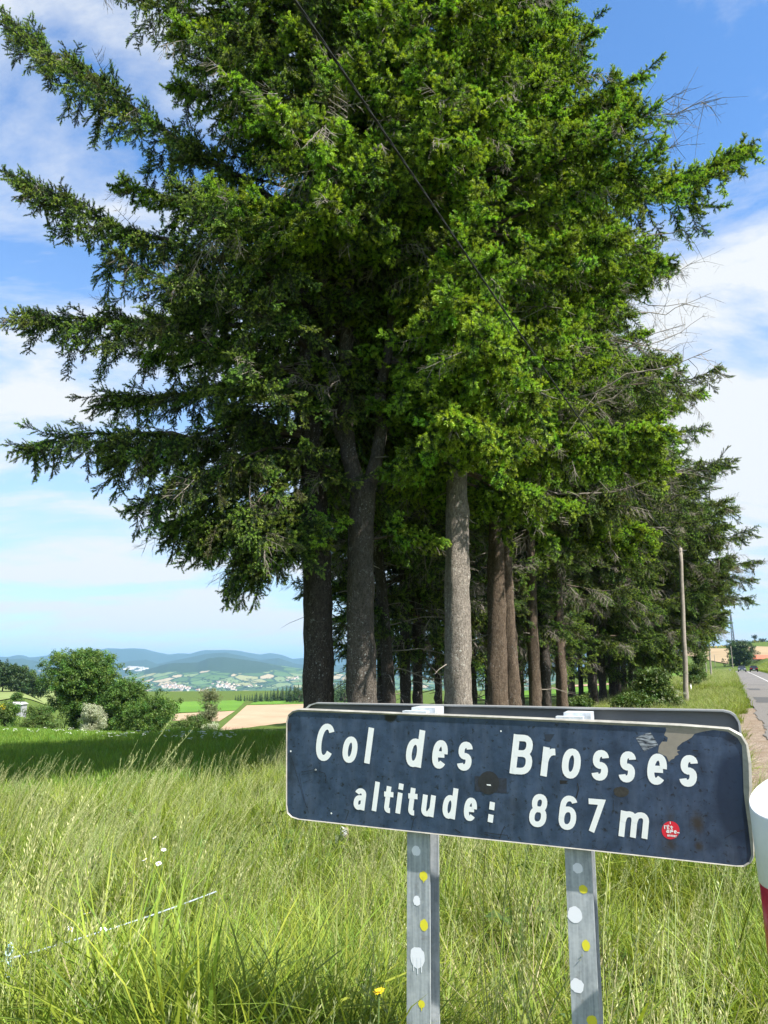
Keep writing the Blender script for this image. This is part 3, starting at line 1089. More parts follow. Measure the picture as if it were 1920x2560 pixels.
    # stubs and dead twigs on the bare trunk
    if stub or low_dead:
        ds = MB()
        for _ in range(stub + low_dead):
            zs = rs.uniform(1.2, max(hb, 2.5))
            a = rs.random() * 2 * math.pi
            L = rs.uniform(0.15, 0.5) if _ < stub else rs.uniform(0.8, 2.4)
            b0 = axis(zs)
            r0 = np.interp(zs, tops[0][:, 2], rads[0])
            d = np.array([math.cos(a), math.sin(a), rs.normal() * 0.22])
            n = 5
            pth = b0 + d * (r0 * 0.8 + L * np.linspace(0, 1, n))[:, None]
            pth[:, 2] -= 0.12 * L * np.linspace(0, 1, n) ** 2
            pth[1:] += rs.normal(size=(n - 1, 3)) * 0.02 * L
            ds.tube(pth, np.linspace(0.016, 0.005, n), 4, 0)
            if _ >= stub:
                for q in range(5):
                    b1 = pth[1 + q % 4]
                    ds.tube([b1, b1 + d * 0.25 + rs.normal(size=3) * 0.12 + np.array([0, 0, -0.1])], [0.005, 0.002], 3, 0, cap=False)
        ds.build('dead_branches', M_deadtwig, root)['kind'] = 'stuff'
    pos = np.concatenate(out['pos'])
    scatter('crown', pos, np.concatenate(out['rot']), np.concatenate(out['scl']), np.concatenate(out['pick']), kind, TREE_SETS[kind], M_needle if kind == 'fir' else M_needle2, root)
    return root


def sunny(base=None, z0=4.4, half=48, clear=None):
    """keeps low limbs short on the side the light comes from, as on trees grown at a road's edge"""
    def f(a, z):
        k = base(a, z) if base else 1.0
        if clear and z < 10.5 and clear[0] < math.degrees(a) < clear[1]:
            return -1.3
        d = abs((math.degrees(a) - 128 + 180) % 360 - 180)
        if d < half and z < 11:
            return -max(0.0, (z - z0) / 1.33 * 0.85)      # a cap in metres
        return k
    return f


LEFT = R_(270)


def az_reach(a_c, lo, hi, width=70):
    """longer limbs round azimuth a_c (degrees clockwise from straight ahead), shorter elsewhere"""
    def f(a, z):
        d = abs((math.degrees(a) - a_c + 180) % 360 - 180)
        return hi + (lo - hi) * min(1, d / width)
    return f


def by_pole(base, cap):
    """limbs cut back where they would grow into the utility pole and its line"""
    def f(a, z):
        if cap and z < 9.5 and 75 < math.degrees(a) < 165:
            return -cap * 0.95
        return base(a, z)
    return f


GRP = 'conifers in the roadside row'
# front trees, each with its own build
conifer('leftmost spruce with a thick dark trunk and long boughs over the field', 803, 15.6, 0.64, 27, 6.0, 4.3, 'spruce', M_bark, 101, (-0.42, 0), GRP, reach=lambda a, z: 0.3 if (z < 10.0 and 40 < math.degrees(a) < 195) else (0.62 if 225 < math.degrees(a) < 320 and (z > 11 or z < 9) else 0.85),
        extra=[(6.9, 271, 6.3, 0.06, 0.10, 0.02), (12.0, 272, 7.6, 0.72, 0.02, 0.0), (10.6, 271, 7.4, 0.34, 0.06, 0.05), (15.5, 268, 5.4, 0.62, 0.05, 0.0), (7.0, 262, 4.2, 0.02, 0.25, 0.05), (6.4, 248, 3.4, 0.0, 0.35, 0.05), (6.6, 230, 3.0, 0.0, 0.4, 0.05), (6.3, 285, 3.6, 0.0, 0.35, 0.05),
               (5.6, 262, 2.4, 0.12, 0.50, 0.1), (5.4, 235, 2.4, 0.15, 0.5, 0.1), (5.2, 205, 2.2, 0.15, 0.55, 0.1), (5.4, 250, 2.3, 0.1, 0.5, 0.1), (5.2, 268, 2.2, 0.12, 0.45, 0.1), (5.0, 222, 1.8, 0.1, 0.6, 0.1), (4.9, 200, 1.6, 0.1, 0.7, 0.1), (5.6, 195, 1.5, 0.0, 0.7, 0.1), (5.3, 222, 1.7, 0.0, 0.7, 0.1), (4.7, 238, 1.8, 0.0, 0.6, 0.1), (6.0, 210, 2.2, 0.0, 0.5, 0.1),
               (9.3, 273, 6.5, 0.12, 0.10, 0.10), (8.2, 282, 5.2, 0.08, 0.16, 0.1)], stub=3, low_dead=0, per=6)
# forked fir
fk = [np.array([[0, 0, 0], [-0.06, 0, 3.0], [-0.05, 0, 5.0], [-0.02, 0, 5.8]]),
      np.array([[-0.05, 0, 5.5], [-0.30, 0.0, 6.4], [-0.42, 0, 7.3], [-0.40, 0, 9.0], [-0.35, 0.1, 12], [-0.2, 0.2, 25]]),
      np.array([[0.02, 0, 5.55], [0.24, 0, 6.3], [0.36, 0.0, 7.0], [0.32, 0, 7.8], [0.52, -0.1, 8.8], [0.8, -0.2, 12], [1.1, -0.2, 23]]),
      np.array([[-0.34, 0.0, 6.5], [-0.66, 0.1, 7.2], [-0.84, 0.1, 8.2], [-0.9, 0.2, 12.0], [-1.0, 0.2, 20.0]])]
fr = [np.array([0.30, 0.27, 0.25, 0.27]), np.array([0.21, 0.17, 0.15, 0.14, 0.12, 0.02]), np.array([0.17, 0.135, 0.125, 0.115, 0.10, 0.08, 0.02]), np.array([0.10, 0.095, 0.09, 0.07, 0.02])]
conifer('large fir forking into several stems above head height, second from the left', 908, 15.4, 0.6, 25, 7.2, 4.2, 'fir', M_bark_fork, 102, (0, 0), GRP, forks=(fk, fr),
        reach=lambda a, z: 1.0 if z > 11.5 else (1.0 if math.cos(a) > 0.1 else (0.45 if z > 10.0 else 0.12)),
        extra=[(10.6, 185, 3.6, 0.0, 0.30, 0.1), (10.6, 215, 4.0, 0.1, 0.3, 0.1), (4.6, 95, 1.4, 0.3, 0.4, 0.1), (4.9, 240, 1.3, 0.3, 0.5, 0.1)], per=5)
conifer('sunlit fir with a stout pale lichened trunk above the sign', 1144, 16.0, 0.58, 28, 6.0, 4.3, 'fir', M_bark_pale, 103, (0.10, 0), GRP,
        reach=sunny(z0=4.8, clear=(187, 300)), extra=[(6.2, 60, 2.6, 0.0, 0.5, 0.05), (6.5, 184, 4.2, 0.02, 0.16, 0.05), (7.5, 176, 4.2, 0.05, 0.2, 0.05), (8.3, 182, 4.4, 0.05, 0.2, 0.05), (9.5, 180, 3.4, 0.1, 0.3, 0.1), (11.2, 190, 4.4, 0.2, 0.3, 0.1), (7.5, 170, 1.6, 0.0, 0.6, 0.1)], per=6, stub=7)
tp2 = np.array([[0.43, 0, 0], [0.36, 0, 3], [0.30, 0, 8], [0.35, 0, 16]])
conifer('two fused brown trunks in one tree right of the pale trunk', 1241, 19.6, 0.54, 28, 7.3, 4.8, 'fir', M_bark_warm, 104, (0.28, 0), GRP, second=(tp2, np.array([0.21, 0.17, 0.13, 0.05])), reach=sunny(lambda a, z: 0.72 if (z > 9 and 50 < math.degrees(a) < 150) else 0.95, z0=5.0, half=40),
        extra=[(7.6, 100, 4.3, 0.0, 0.18, 0.05), (8.2, 112, 4.4, 0.0, 0.2, 0.1), (7.6, 195, 2.2, 0.0, 0.4, 0.1), (14.8, 96, 7.4, 0.16, 0.12, 0.12), (12.6, 102, 4.6, 0.05, 0.2, 0.1)], dens=0.72, limbs_out=1.0, dead=0.16, per=6, bare=16)
conifer('slim trunk with a sawn knot, first of three slender trunks', 1336, 25.5, 0.40, 26, 7.4, 4.2, 'spruce', M_bark_warm, 105, (0.05, 0), GRP, reach=sunny(az_reach(110, 0.7, 1.25), 4.0, 35), dead=0.22, per=5, low_dead=3, dens=0.85,
        extra=[(7.6, 112, 3.6, 0.0, 0.2, 0.1), (8.2, 105, 4.0, 0.0, 0.2, 0.1)], bare=14)
conifer('slender darker trunk in the middle of three slim trunks', 1363, 27.0, 0.38, 25, 7.3, 3.8, 'spruce', M_bark, 106, (0.05, 0), GRP, reach=sunny(az_reach(110, 0.6, 1.2), 4.0, 35), dead=0.15, per=4)
conifer('slender sunlit trunk, last of three slim trunks before the thicket', 1404, 28.0, 0.41, 27, 7.4, 4.2, 'fir', M_bark_warm, 107, (-0.02, 0), GRP, reach=by_pole(sunny(az_reach(105, 0.75, 1.2), 3.2, 35), 3.3), dead=0.12, per=5,
        bare=8, extra=[(6.6, 110, 3.2, 0.05, 0.25, 0.1), (7.2, 120, 3.4, 0.0, 0.2, 0.1), (6.8, 190, 2.2, 0.0, 0.4, 0.1)])
# the row going away along the road
row = [(1428, 37.0, 0.34, 5.0, 4.6, 'spruce', 'thin trunk just behind the last slim sunlit trunk'),
       (1481, 38.5, 0.46, 4.0, 6.4, 'spruce', 'spruce with a skirt of low boughs, nearest of the thicket'),
       (1506, 44.0, 0.42, 3.8, 6.8, 'spruce', 'second trunk of the thicket, half hidden by low boughs'),
       (1530, 50.0, 0.42, 3.8, 6.8, 'spruce', 'third trunk of the thicket beside the hanging boughs'),
       (1545, 55.0, 0.40, 3.6, 6.6, 'spruce', 'fourth trunk of the thicket, thin and shaded'),
       (1560, 61.0, 0.42, 2.4, 5.4, 'spruce', 'fifth trunk of the thicket near the elder bush'),
       (1578, 68.0, 0.42, 2.4, 4.6, 'spruce', 'sixth trunk of the thicket above the elder bush'),
       (1592, 76.0, 0.42, 2.2, 4.0, 'spruce', 'farthest spruce of the row beside the utility pole')]
for i, (u, Y, dia, hb, Rm, kd, lab) in enumerate(row):
    ex = []
    if i == 1:
        ex = [(3.6, 80, 4.0, 0.10, 0.2, 0.1), (5.5, 78, 6.0, 0.1, 0.15, 0.1), (8.5, 82, 7.5, 0.15, 0.15, 0.1)]
    if i in (2, 3, 4):
        ex = [(4.5, 92, 7.0, 0.08, 0.15, 0.12), (6.5, 95, 7.8, 0.1, 0.16, 0.12), (3.2, 110, 4.0, 0.05, 0.25, 0.1), (9.0, 92, 8.0, 0.1, 0.12, 0.1), (7.8, 98, 7.4, 0.05, 0.14, 0.1), (5.4, 88, 7.6, 0.05, 0.16, 0.1), (10.5, 96, 7.6, 0.15, 0.1, 0.1)]
    conifer(lab, u, Y, dia, 24 + (i * 5) % 3, hb, Rm, kd, M_bark, 120 + i, (0.1 * math.sin(i * 2), 0), GRP, reach=by_pole(az_reach(112, 0.7, 1.15, 110), (4.3, 3.4)[i] if i < 2 else 0), dead=0.14, dens=0.8 if i < 4 else 0.62, step=0.72 if i < 4 else 0.9, per=5, size=1.12 if i < 4 else 1.35, extra=ex, stub=2, bare=8 if i < 4 else 0)
# second line behind
back = [(951, 23.0, 0.22, 5.0, 3.0, 'thin dark trunk behind the forked fir', (0, 0)), (983, 20.5, 0.34, 5.5, 3.2, 'leaning trunk touched by sun behind the forked fir', (-0.9, 0)),
        (1013, 22.5, 0.31, 3.4, 3.4, 'dark trunk behind, left of the rust brown dead twig', (0, 0)), (1047, 24.0, 0.30, 3.0, 3.6, 'dark trunk behind, with a rust brown dead twig', (-0.2, 0)),
        (1096, 27.0, 0.24, 2.8, 3.8, 'narrow dark trunk just left of the pale lichened trunk', (0, 0)), (1184, 27.0, 0.20, 3.0, 3.4, 'narrow trunk just right of the pale lichened trunk', (0, 0)),
        (1218, 29.0, 0.20, 2.6, 3.6, 'narrow trunk left of the two fused trunks', (0, 0)), (1302, 33.0, 0.26, 2.6, 3.8, 'shaded trunk in the gap right of the fused trunks', (0, 0)),
        (1452, 47.0, 0.3, 2.0, 4.6, 'dark trunk deep in the thicket', (0, 0))]
for i, (u, Y, dia, hb, Rm, lab, ln_) in enumerate(back):
    conifer(lab, u, Y, dia, 20 + (i * 7) % 5, hb, Rm, 'spruce', M_bark, 140 + i, ln_, GRP, dens=0.7, step=0.8, per=4, dead=0.2, size=1.15, low_dead=8, stub=4)
# rust-brown dead twig
mb = MB()
rs = np.random.default_rng(3)
c0 = P(1040, 1541, 23.4)
for i in range(26):
    a, e = rs.uniform(0, 6.28), rs.uniform(-1.0, 0.5)
    d = np.array([math.cos(a) * math.cos(e), math.sin(a) * math.cos(e) * 0.5, math.sin(e)]) * rs.uniform(0.12, 0.36)
    brush(mb, d * 0.1, d, 26, 0.03, 0.006, rs, tip0=0.3)
t_ = mb.build('dead_twig', [simple('rust_needles', (0.20, 0.055, 0.025), 0.9, noise=0.4, scale=9), M_twig], loc=c0)
tag(t_, 'rust brown bunch of dead needles hanging between dark trunks', 'twig')
# bare grey sticks reaching over the right-hand crowns

# ================================================================ ROAD SIGN
def sign_material():
    m, t, b = mat_new('faded_navy_paint')
    tcn = NN(t, 'ShaderNodeTexCoord')
    ob = tcn.outputs['Object']
    n = NN(t, 'ShaderNodeTexNoise', i_Scale=16.0, i_Detail=9.0, i_Roughness=0.68)
    t.links.new(ob, n.inputs['Vector'])
    mp_ = NN(t, 'ShaderNodeMapping')
    mp_.inputs['Scale'].default_value = (1, 0.16, 1)
    t.links.new(ob, mp_.inputs[0])
    st = NN(t, 'ShaderNodeTexNoise', i_Scale=34.0, i_Detail=5.0, i_Roughness=0.6)
    t.links.new(mp_.outputs[0], st.inputs['Vector'])
    c = mix(t, ramp(t, n.outputs['Fac'], [(0.30, 0.0), (0.64, 1.0)]), (0.014, 0.026, 0.052), (0.050, 0.082, 0.145))
    c = mix(t, ramp(t, st.outputs['Fac'], [(0.46, 0.0), (0.75, 0.55)]), c, (0.088, 0.118, 0.178))
    sp = NN(t, 'ShaderNodeTexNoise', i_Scale=75.0, i_Detail=4.0, i_Roughness=0.7)
    t.links.new(ob, sp.inputs['Vector'])
    c = mix(t, ramp(t, sp.outputs['Fac'], [(0.58, 0.0), (0.66, 0.85)]), c, (0.012, 0.014, 0.018))
    # grime blotches and painted-in shade, each with a place and size of its own
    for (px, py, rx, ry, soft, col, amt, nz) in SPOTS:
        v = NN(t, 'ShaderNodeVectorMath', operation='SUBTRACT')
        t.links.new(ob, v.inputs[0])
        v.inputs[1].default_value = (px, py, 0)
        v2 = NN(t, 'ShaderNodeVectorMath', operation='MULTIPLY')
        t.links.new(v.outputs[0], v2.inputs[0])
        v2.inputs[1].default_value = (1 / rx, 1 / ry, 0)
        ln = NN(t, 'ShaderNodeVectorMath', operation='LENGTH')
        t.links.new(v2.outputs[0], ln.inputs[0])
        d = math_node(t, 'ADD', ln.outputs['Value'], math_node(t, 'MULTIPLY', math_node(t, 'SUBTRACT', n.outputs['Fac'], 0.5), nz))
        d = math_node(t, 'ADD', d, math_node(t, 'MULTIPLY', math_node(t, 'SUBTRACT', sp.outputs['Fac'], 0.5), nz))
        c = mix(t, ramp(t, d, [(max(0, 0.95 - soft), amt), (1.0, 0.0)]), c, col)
    t.links.new(c, b.inputs['Base Color'])
    b.inputs['Roughness'].default_value = 0.30
    b.inputs['Specular IOR Level'].default_value = 0.4
    return m


S_C = np.array([0.2811, 2.0269, -0.2728 + EYE])
yaw_, tilt_, lean_ = -0.3537, -0.0247, 0.0524
s_ex = np.array([math.cos(yaw_) * math.cos(tilt_), math.sin(yaw_) * math.cos(tilt_), math.sin(tilt_)])
s_fw = np.array([-math.sin(yaw_), math.cos(yaw_), 0])
s_up = np.cross(s_ex, s_fw)
s_up = -s_up if s_up[2] < 0 else s_up
s_up = s_up * math.cos(lean_) - s_fw * math.sin(lean_)
s_n = np.cross(s_ex, s_up)           # towards the road and the viewer


def SP(u, v, off=0.0):
    """sign-plane coordinates (across, up) of the point seen at u, v; off = metres in front of the face"""
    r = ray(u, v)
    o = np.array([0, 0, EYE])
    c = S_C + s_n * off
    k = ((c - o) @ s_n) / (r @ s_n)
    d = o + r * k - c
    return np.array([d @ s_ex, d @ s_up])


def c2(x, y):
    return (1480 + 0.26522 * x, 1740 + 0.26522 * y)


def c3(x, y):
    return (1000 + 0.30139 * x, 1750 + 0.30139 * y)


def c1(x, y):
    return (700 + 0.30139 * x, 1740 + 0.30139 * y)


def spot(f, x, y, rx, ry, soft, col, amt, nz):
    a, b_, c_ = SP(*f(x, y)), SP(*f(x + rx, y)), SP(*f(x, y + ry))
    return (a[0], a[1], abs(b_[0] - a[0]), abs(c_[1] - a[1]), soft, col, amt, nz)


BRN = (0.035, 0.028, 0.020)
BLK = (0.010, 0.010, 0.011)
SPOTS = [spot(c2, 1400, 960, 300, 545, 0.22, (0.010, 0.022, 0.050), 0.85, 0.12),  # first: soft dark shape of shade at the right, painted into the face colour
         spot(c2, 990, 1190, 75, 120, 0.8, BRN, 0.85, 1.2), spot(c2, 1010, 1420, 50, 60, 0.8, BRN, 0.8, 1.2),
         spot(c2, 745, 1400, 95, 110, 0.9, BRN, 0.75, 1.8), spot(c2, 735, 1130, 70, 110, 0.9, BRN, 0.6, 1.8),
         spot(c1, 922, 165, 62, 62, 0.25, BLK, 0.95, 0.5), spot(c1, 95, 560, 55, 260, 0.9, BLK, 0.55, 1.8),
         spot(c2, 1330, 400, 140, 70, 0.9, BLK, 0.6, 1.6), spot(c3, 960, 880, 130, 130, 0.9, BLK, 0.35, 1.6)]
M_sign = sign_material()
M_white = simple('white_lettering', (0.86, 0.88, 0.86), 0.4, noise=0.03, scale=40)
M_rim = simple('worn_aluminium_rim', (0.29, 0.28, 0.245), 0.55, noise=0.3, scale=30)
M_grey = simple('grey_panel_back', (0.205, 0.205, 0.20), 0.55, noise=0.10, scale=9)


def galv_mat():
    m, t, b = mat_new('galvanised_steel')
    geo = NN(t, 'ShaderNodeNewGeometry')
    mq = NN(t, 'ShaderNodeMapping')
    mq.inputs['Scale'].default_value = (1, 1, 0.05)
    t.links.new(geo.outputs['Position'], mq.inputs[0])
    n = NN(t, 'ShaderNodeTexNoise', i_Scale=110.0, i_Detail=5.0, i_Roughness=0.6)
    t.links.new(mq.outputs[0], n.inputs['Vector'])
    sp = NN(t, 'ShaderNodeTexVoronoi', i_Scale=130.0)
    t.links.new(geo.outputs['Position'], sp.inputs['Vector'])
    bl = NN(t, 'ShaderNodeTexNoise', i_Scale=16.0, i_Detail=6.0, i_Roughness=0.7)
    t.links.new(geo.outputs['Position'], bl.inputs['Vector'])
    c = mix(t, ramp(t, n.outputs['Fac'], [(0.36, 0.0), (0.68, 1.0)]), (0.27, 0.30, 0.325), (0.46, 0.495, 0.52))
    c = mix(t, 0.22, c, mix(t, sp.outputs['Distance'], (0.3, 0.3, 0.3), (0.75, 0.75, 0.75)), 'OVERLAY')
    c = mix(t, ramp(t, bl.outputs['Fac'], [(0.50, 0.0), (0.66, 0.7)]), c, (0.53, 0.56, 0.58))
    c = mix(t, ramp(t, bl.outputs['Fac'], [(0.30, 0.6), (0.38, 0.0)]), c, (0.20, 0.20, 0.19))
    t.links.new(c, b.inputs['Base Color'])
    b.inputs['Metallic'].default_value = 0.25
    b.inputs['Roughness'].default_value = 0.55
    return m


M_galv = galv_mat()
M_peel = simple('bare_panel', (0.265, 0.235, 0.19), 0.6, noise=0.10, scale=60)
M_wdot = simple('white_spray_paint', (0.78, 0.80, 0.84), 0.5)
M_ydot = simple('yellow_spray_paint', (0.72, 0.66, 0.04), 0.5)
M_red = simple('red_sticker', (0.72, 0.02, 0.045), 0.35)
M_black = simple('black_residue', (0.011, 0.011, 0.012), 0.6, noise=0.4, scale=90)
M_grime = simple('brown_residue', (0.035, 0.033, 0.028), 0.7, noise=0.5, scale=120)


def foil_mat():
    m, t, b = mat_new('scraped_foil')
    tcn = NN(t, 'ShaderNodeTexCoord')
    mq = NN(t, 'ShaderNodeMapping')
    mq.inputs['Rotation'].default_value = (0, 0, 0.35)
    mq.inputs['Scale'].default_value = (60, 230, 1)
    t.links.new(tcn.outputs['Object'], mq.inputs[0])
    n = NN(t, 'ShaderNodeTexNoise', i_Scale=1.0, i_Detail=5.0, i_Distortion=0.8)
    t.links.new(mq.outputs[0], n.inputs['Vector'])
    t.links.new(ramp(t, n.outputs['Fac'], [(0.40, (0.016, 0.022, 0.034)), (0.72, (0.46, 0.50, 0.55))]), b.inputs['Base Color'])
    b.inputs['Roughness'].default_value = 0.5
    return m


M_foil = foil_mat()
s_base = np.array([S_C[0], S_C[1] + 0.05, float(G(S_C[0], S_C[1]))])
sign = thing('road_sign', 'dark navy col name sign with white lettering on two galvanised posts', 'road sign', s_base)
IN = [(718, 1900), (718.6, 1808), (722, 1792), (733, 1781.5), (749, 1778.6), (860, 1783), (1000, 1788), (1250, 1798.5), (1500, 1811), (1700, 1820), (1787, 1825), (1819, 1829), (1844, 1845), (1855, 1864), (1857, 1910), (1859, 1978), (1862, 2005), (1871, 2068), (1876.5, 2118), (1878, 2138), (1872, 2154), (1858, 2163), (1840, 2163.5), (1500, 2126.5), (1200, 2095), (1000, 2074), (748, 2046.5), (731, 2041), (721, 2031), (718, 2012)]
OUT = [(715.5, 1900), (716, 1802), (720.5, 1786), (732, 1776), (748, 1771.5), (860, 1776), (1000, 1782), (1250, 1791), (1500, 1801.5), (1700, 1810.5), (1789, 1817.5), (1824, 1820), (1856, 1837), (1870, 1860), (1878.5, 1905), (1880.5, 1965), (1877, 1999), (1883, 2058), (1886, 2098), (1886, 2140), (1878, 2158), (1860, 2167.5), (1840, 2166.2), (1500, 2129.5), (1200, 2098), (1000, 2077), (746, 2049), (729.5, 2043.7), (718, 2033), (715.5, 2014)]
from mathutils import Matrix
mat_s = Matrix(((s_ex[0], s_up[0], s_n[0]), (s_ex[1], s_up[1], s_n[1]), (s_ex[2], s_up[2], s_n[2])))


def on_sign(o, off=0.0):
    o.rotation_euler = mat_s.to_euler()
    o.location = [float(x) for x in (S_C + s_n * off - s_base)]
    return o


ip = np.array([SP(*p) for p in IN])
op_ = np.array([SP(*p) for p in OUT])
n_ = len(ip)
mb = MB()
mb.add(np.c_[ip, np.zeros(n_)], [tuple(range(n_))[::-1]])
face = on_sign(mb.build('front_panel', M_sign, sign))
tag(face, 'faded navy front panel with white place name lettering')
mb = MB()
ins = ip.mean(0) + (ip - ip.mean(0)) * 1.0
q = [np.c_[ins, np.full(n_, 0.0004)], np.c_[ins * 0.35 + op_ * 0.65, np.full(n_, 0.0035)], np.c_[op_, np.full(n_, 0.0)], np.c_[op_, np.full(n_, -0.015)], np.c_[ip, np.full(n_, -0.016)]]
F = []
for r_ in range(4):
    for i in range(n_):
        j = (i + 1) % n_
        F.append((r_ * n_ + i, r_ * n_ + j, (r_ + 1) * n_ + j, (r_ + 1) * n_ + i))
F.append(tuple(4 * n_ + i for i in range(n_)))
mb.add(np.concatenate(q), F)
rim = on_sign(mb.build('rim', M_rim, sign, smooth=False))
tag(rim, 'pale metal rim, dented along the right side')


# ---- lettering: stroked glyphs in a unit box
def arc(cx, cy, rx, ry, a0, a1, n=14, e=2.25):
    A = np.radians(np.linspace(a0, a1, n))
    c, s = np.cos(A), np.sin(A)
    return [(cx + rx * np.sign(x) * abs(x) ** (2 / e), cy + ry * np.sign(y) * abs(y) ** (2 / e)) for x, y in zip(c, s)]


GL = {
    'C': [arc(.5, .5, .5, .5, 38, 325, 24)],
    'o': [arc(.5, .5, .5, .5, 0, 360, 25)],
    'l': [[(.5, 0), (.5, 1)]],
    'd': [[(1, 0), (1, 1)], arc(.5, .36, .5, .36, 0, 360, 25)],
    'e': [[(.02, .50), (.98, .50)], arc(.5, .5, .5, .5, 2, 318, 24)],
    's': [arc(.5, .745, .48, .255, 12, 262, 14) + arc(.5, .25, .5, .25, 80, -165, 14)],
    'B': [[(0, 0), (0, 1)], [(0, 1), (.5, 1)] + arc(.5, .765, .42, .235, 88, -88, 10) + [(0, .53)], [(.5, .53)] + arc(.5, .265, .5, .265, 88, -88, 10) + [(0, 0)]],
    'r': [[(0, 0), (0, 1)], [(0, .52), (.10, .72), (.34, .88), (.70, .95), (1.0, .955)]],
    'a': [arc(.5, .74, .5, .26, 160, 2, 12) + [(1, .6), (1, 0)], [(1, .58), (.6, .58)] + arc(.48, .29, .48, .29, 95, 265, 14) + [(.7, .02), (1, .14)]],
    't': [[(.43, 1), (.43, .22)] + arc(.74, .16, .31, .16, 180, 268, 7) + [(.85, 0)], [(0, .745), (1, .745)]],
    'i': [[(.5, 0), (.5, .62)], [(.5, .95), (.5, .985)]],
    'u': [[(0, 1), (0, .3)] + arc(.45, .3, .45, .3, 185, 300, 10) + [(1, .35)], [(1, 0), (1, 1)]],
    '8': [arc(.53, .765, .42, .235, 0, 360, 22), arc(.5, .275, .5, .275, 0, 360, 22)],
    '6': [arc(.5, .31, .5, .31, 0, 360, 22), arc(.52, .70, .50, .30, 28, 176, 14) + [(0.0, .62), (0, .31)]],
    '7': [[(0, 1), (1, 1), (.30, 0)]],
    'm': [[(0, 0), (0, 1)], [(0, .6)] + arc(.26, .68, .24, .32, 170, 6, 9) + [(.5, 0)], [(.5, .6)] + arc(.76, .68, .24, .32, 170, 6, 9) + [(1, 0)]],
    ':': [[(.5, .0), (.5, .16)], [(.5, .84), (.5, 1)]],
    'E': [[(0, 0), (0, 1)], [(0, 1), (1, 1)], [(0, .5), (.85, .5)], [(0, 0), (1, 0)], [(.45, 1.28), (.75, 1.42)]],
    'P': [[(0, 0), (0, 1)], [(0, 1), (.5, 1)] + arc(.5, .76, .5, .24, 88, -88, 10) + [(0, .52)]],
    "'": [[(.5, .8), (.5, 1)]],
    '-': [[(0, .3), (1, .3)]],
}


def ribbon(mb, path, sw, z):
    p = np.asarray(path, float)
    keep = np.r_[True, np.linalg.norm(np.diff(p, axis=0), axis=1) > 1e-7]
    p = p[keep]
    closed = np.linalg.norm(p[0] - p[-1]) < 1e-6 and len(p) > 3
    if closed:
        p = p[:-1]
        d0 = p - np.roll(p, 1, 0)
        d1 = np.roll(p, -1, 0) - p
    else:
        d = np.diff(p, axis=0)
        d0 = np.vstack([d[:1], d])
        d1 = np.vstack([d, d[-1:]])
    d0 /= np.linalg.norm(d0, axis=1)[:, None]
    d1 /= np.linalg.norm(d1, axis=1)[:, None]
    n0 = np.c_[-d0[:, 1], d0[:, 0]]
    n1 = np.c_[-d1[:, 1], d1[:, 0]]
    nn = n0 + n1
    nn /= np.linalg.norm(nn, axis=1)[:, None]
    k = 1 / np.maximum((nn * n0).sum(1), 0.5)
    off = nn * (k * sw / 2)[:, None]
    m = len(p)
    V = np.concatenate([np.c_[p + off, np.full(m, z)], np.c_[p - off, np.full(m, z)]])
    rngi = range(m) if closed else range(m - 1)
    mb.add(V, [(i, m + i, m + (i + 1) % m, (i + 1) % m) for i in rngi])


def glyph(ch, x0, x1, y0, y1, sw, slant, z=0.0006, mb=None):
    own = mb is None
    mb = mb or MB()
    h = y1 - y0
    sh = slant * h
    w_ = (x1 - x0) - abs(sh) - sw
    if ch == 't':
        w_ = (x1 - x0) - 0.3 * abs(sh)
    if ch == 'r':
        w_ = (x1 - x0) - 0.75 * abs(sh) - sw / 2
    ym = (y0 + y1) / 2
    xm = (x0 + x1) / 2
    for k, st in enumerate(GL[ch]):
        p = np.array(st, float)
        # square the stroke ends that stop on the box
        for a, b_ in ((0, 1), (-1, -2)):
            d = p[a] - p[b_]
            if abs(d[1]) > abs(d[0]) and (abs(p[a][1]) < 1e-6 or abs(p[a][1] - 1) < 1e-6 or ch in 'i:'):
                p[a] = p[a] + np.array([0, math.copysign(sw / 2 / (h - sw), d[1])])
            elif abs(d[0]) > abs(d[1]) and ch in 'E-7' and (abs(p[a][0]) < 1e-6 or abs(p[a][0] - 1) < 1e-6):
                p[a] = p[a] + np.array([math.copysign(sw / 2 / max(w_, 1e-4), d[0]), 0])
        X = xm - w_ / 2 + p[:, 0] * w_
        Yv = y0 + sw / 2 + p[:, 1] * (h - sw)
        ribbon(mb, np.c_[X + slant * (Yv - ym), Yv], sw, z + k * 0.00012)
    return mb


LINE1 = [('C', c1, 285, 470, 228, 540), ('o', c1, 508, 655, 335, 555), ('l', c1, 700, 780, 262, 560), ('d', c1, 1033, 1207, 280, 590), ('e', c1, 1250, 1405, 365, 603), ('s', c1, 1460, 1610, 378, 620),
         ('B', c3, 905, 1125, 288, 618), ('r', c3, 1178, 1305, 392, 635), ('o', c3, 1328, 1515, 402, 652), ('s', c2, -18, 175, 508, 798), ('s', c2, 238, 430, 521, 815), ('e', c2, 502, 725, 542, 837), ('s', c2, 808, 1015, 556, 856)]
LINE2 = [('a', c1, 605, 722, 765, 945), ('l', c1, 762, 828, 710, 955), ('t', c1, 855, 940, 748, 970), ('i', c1, 958, 1027, 722, 975), ('t', c1, 1055, 1140, 762, 990), ('u', c1, 1165, 1295, 820, 1000), ('d', c1, 1338, 1482, 762, 1018), ('e', c1, 1515, 1645, 842, 1037),
         (':', c3, 728, 788, 845, 1015), ('8', c3, 1060, 1238, 778, 1055), ('6', c3, 1303, 1485, 792, 1078), ('7', c3, 1535, 1705, 820, 1095), ('m', c2, 245, 550, 1090, 1335)]
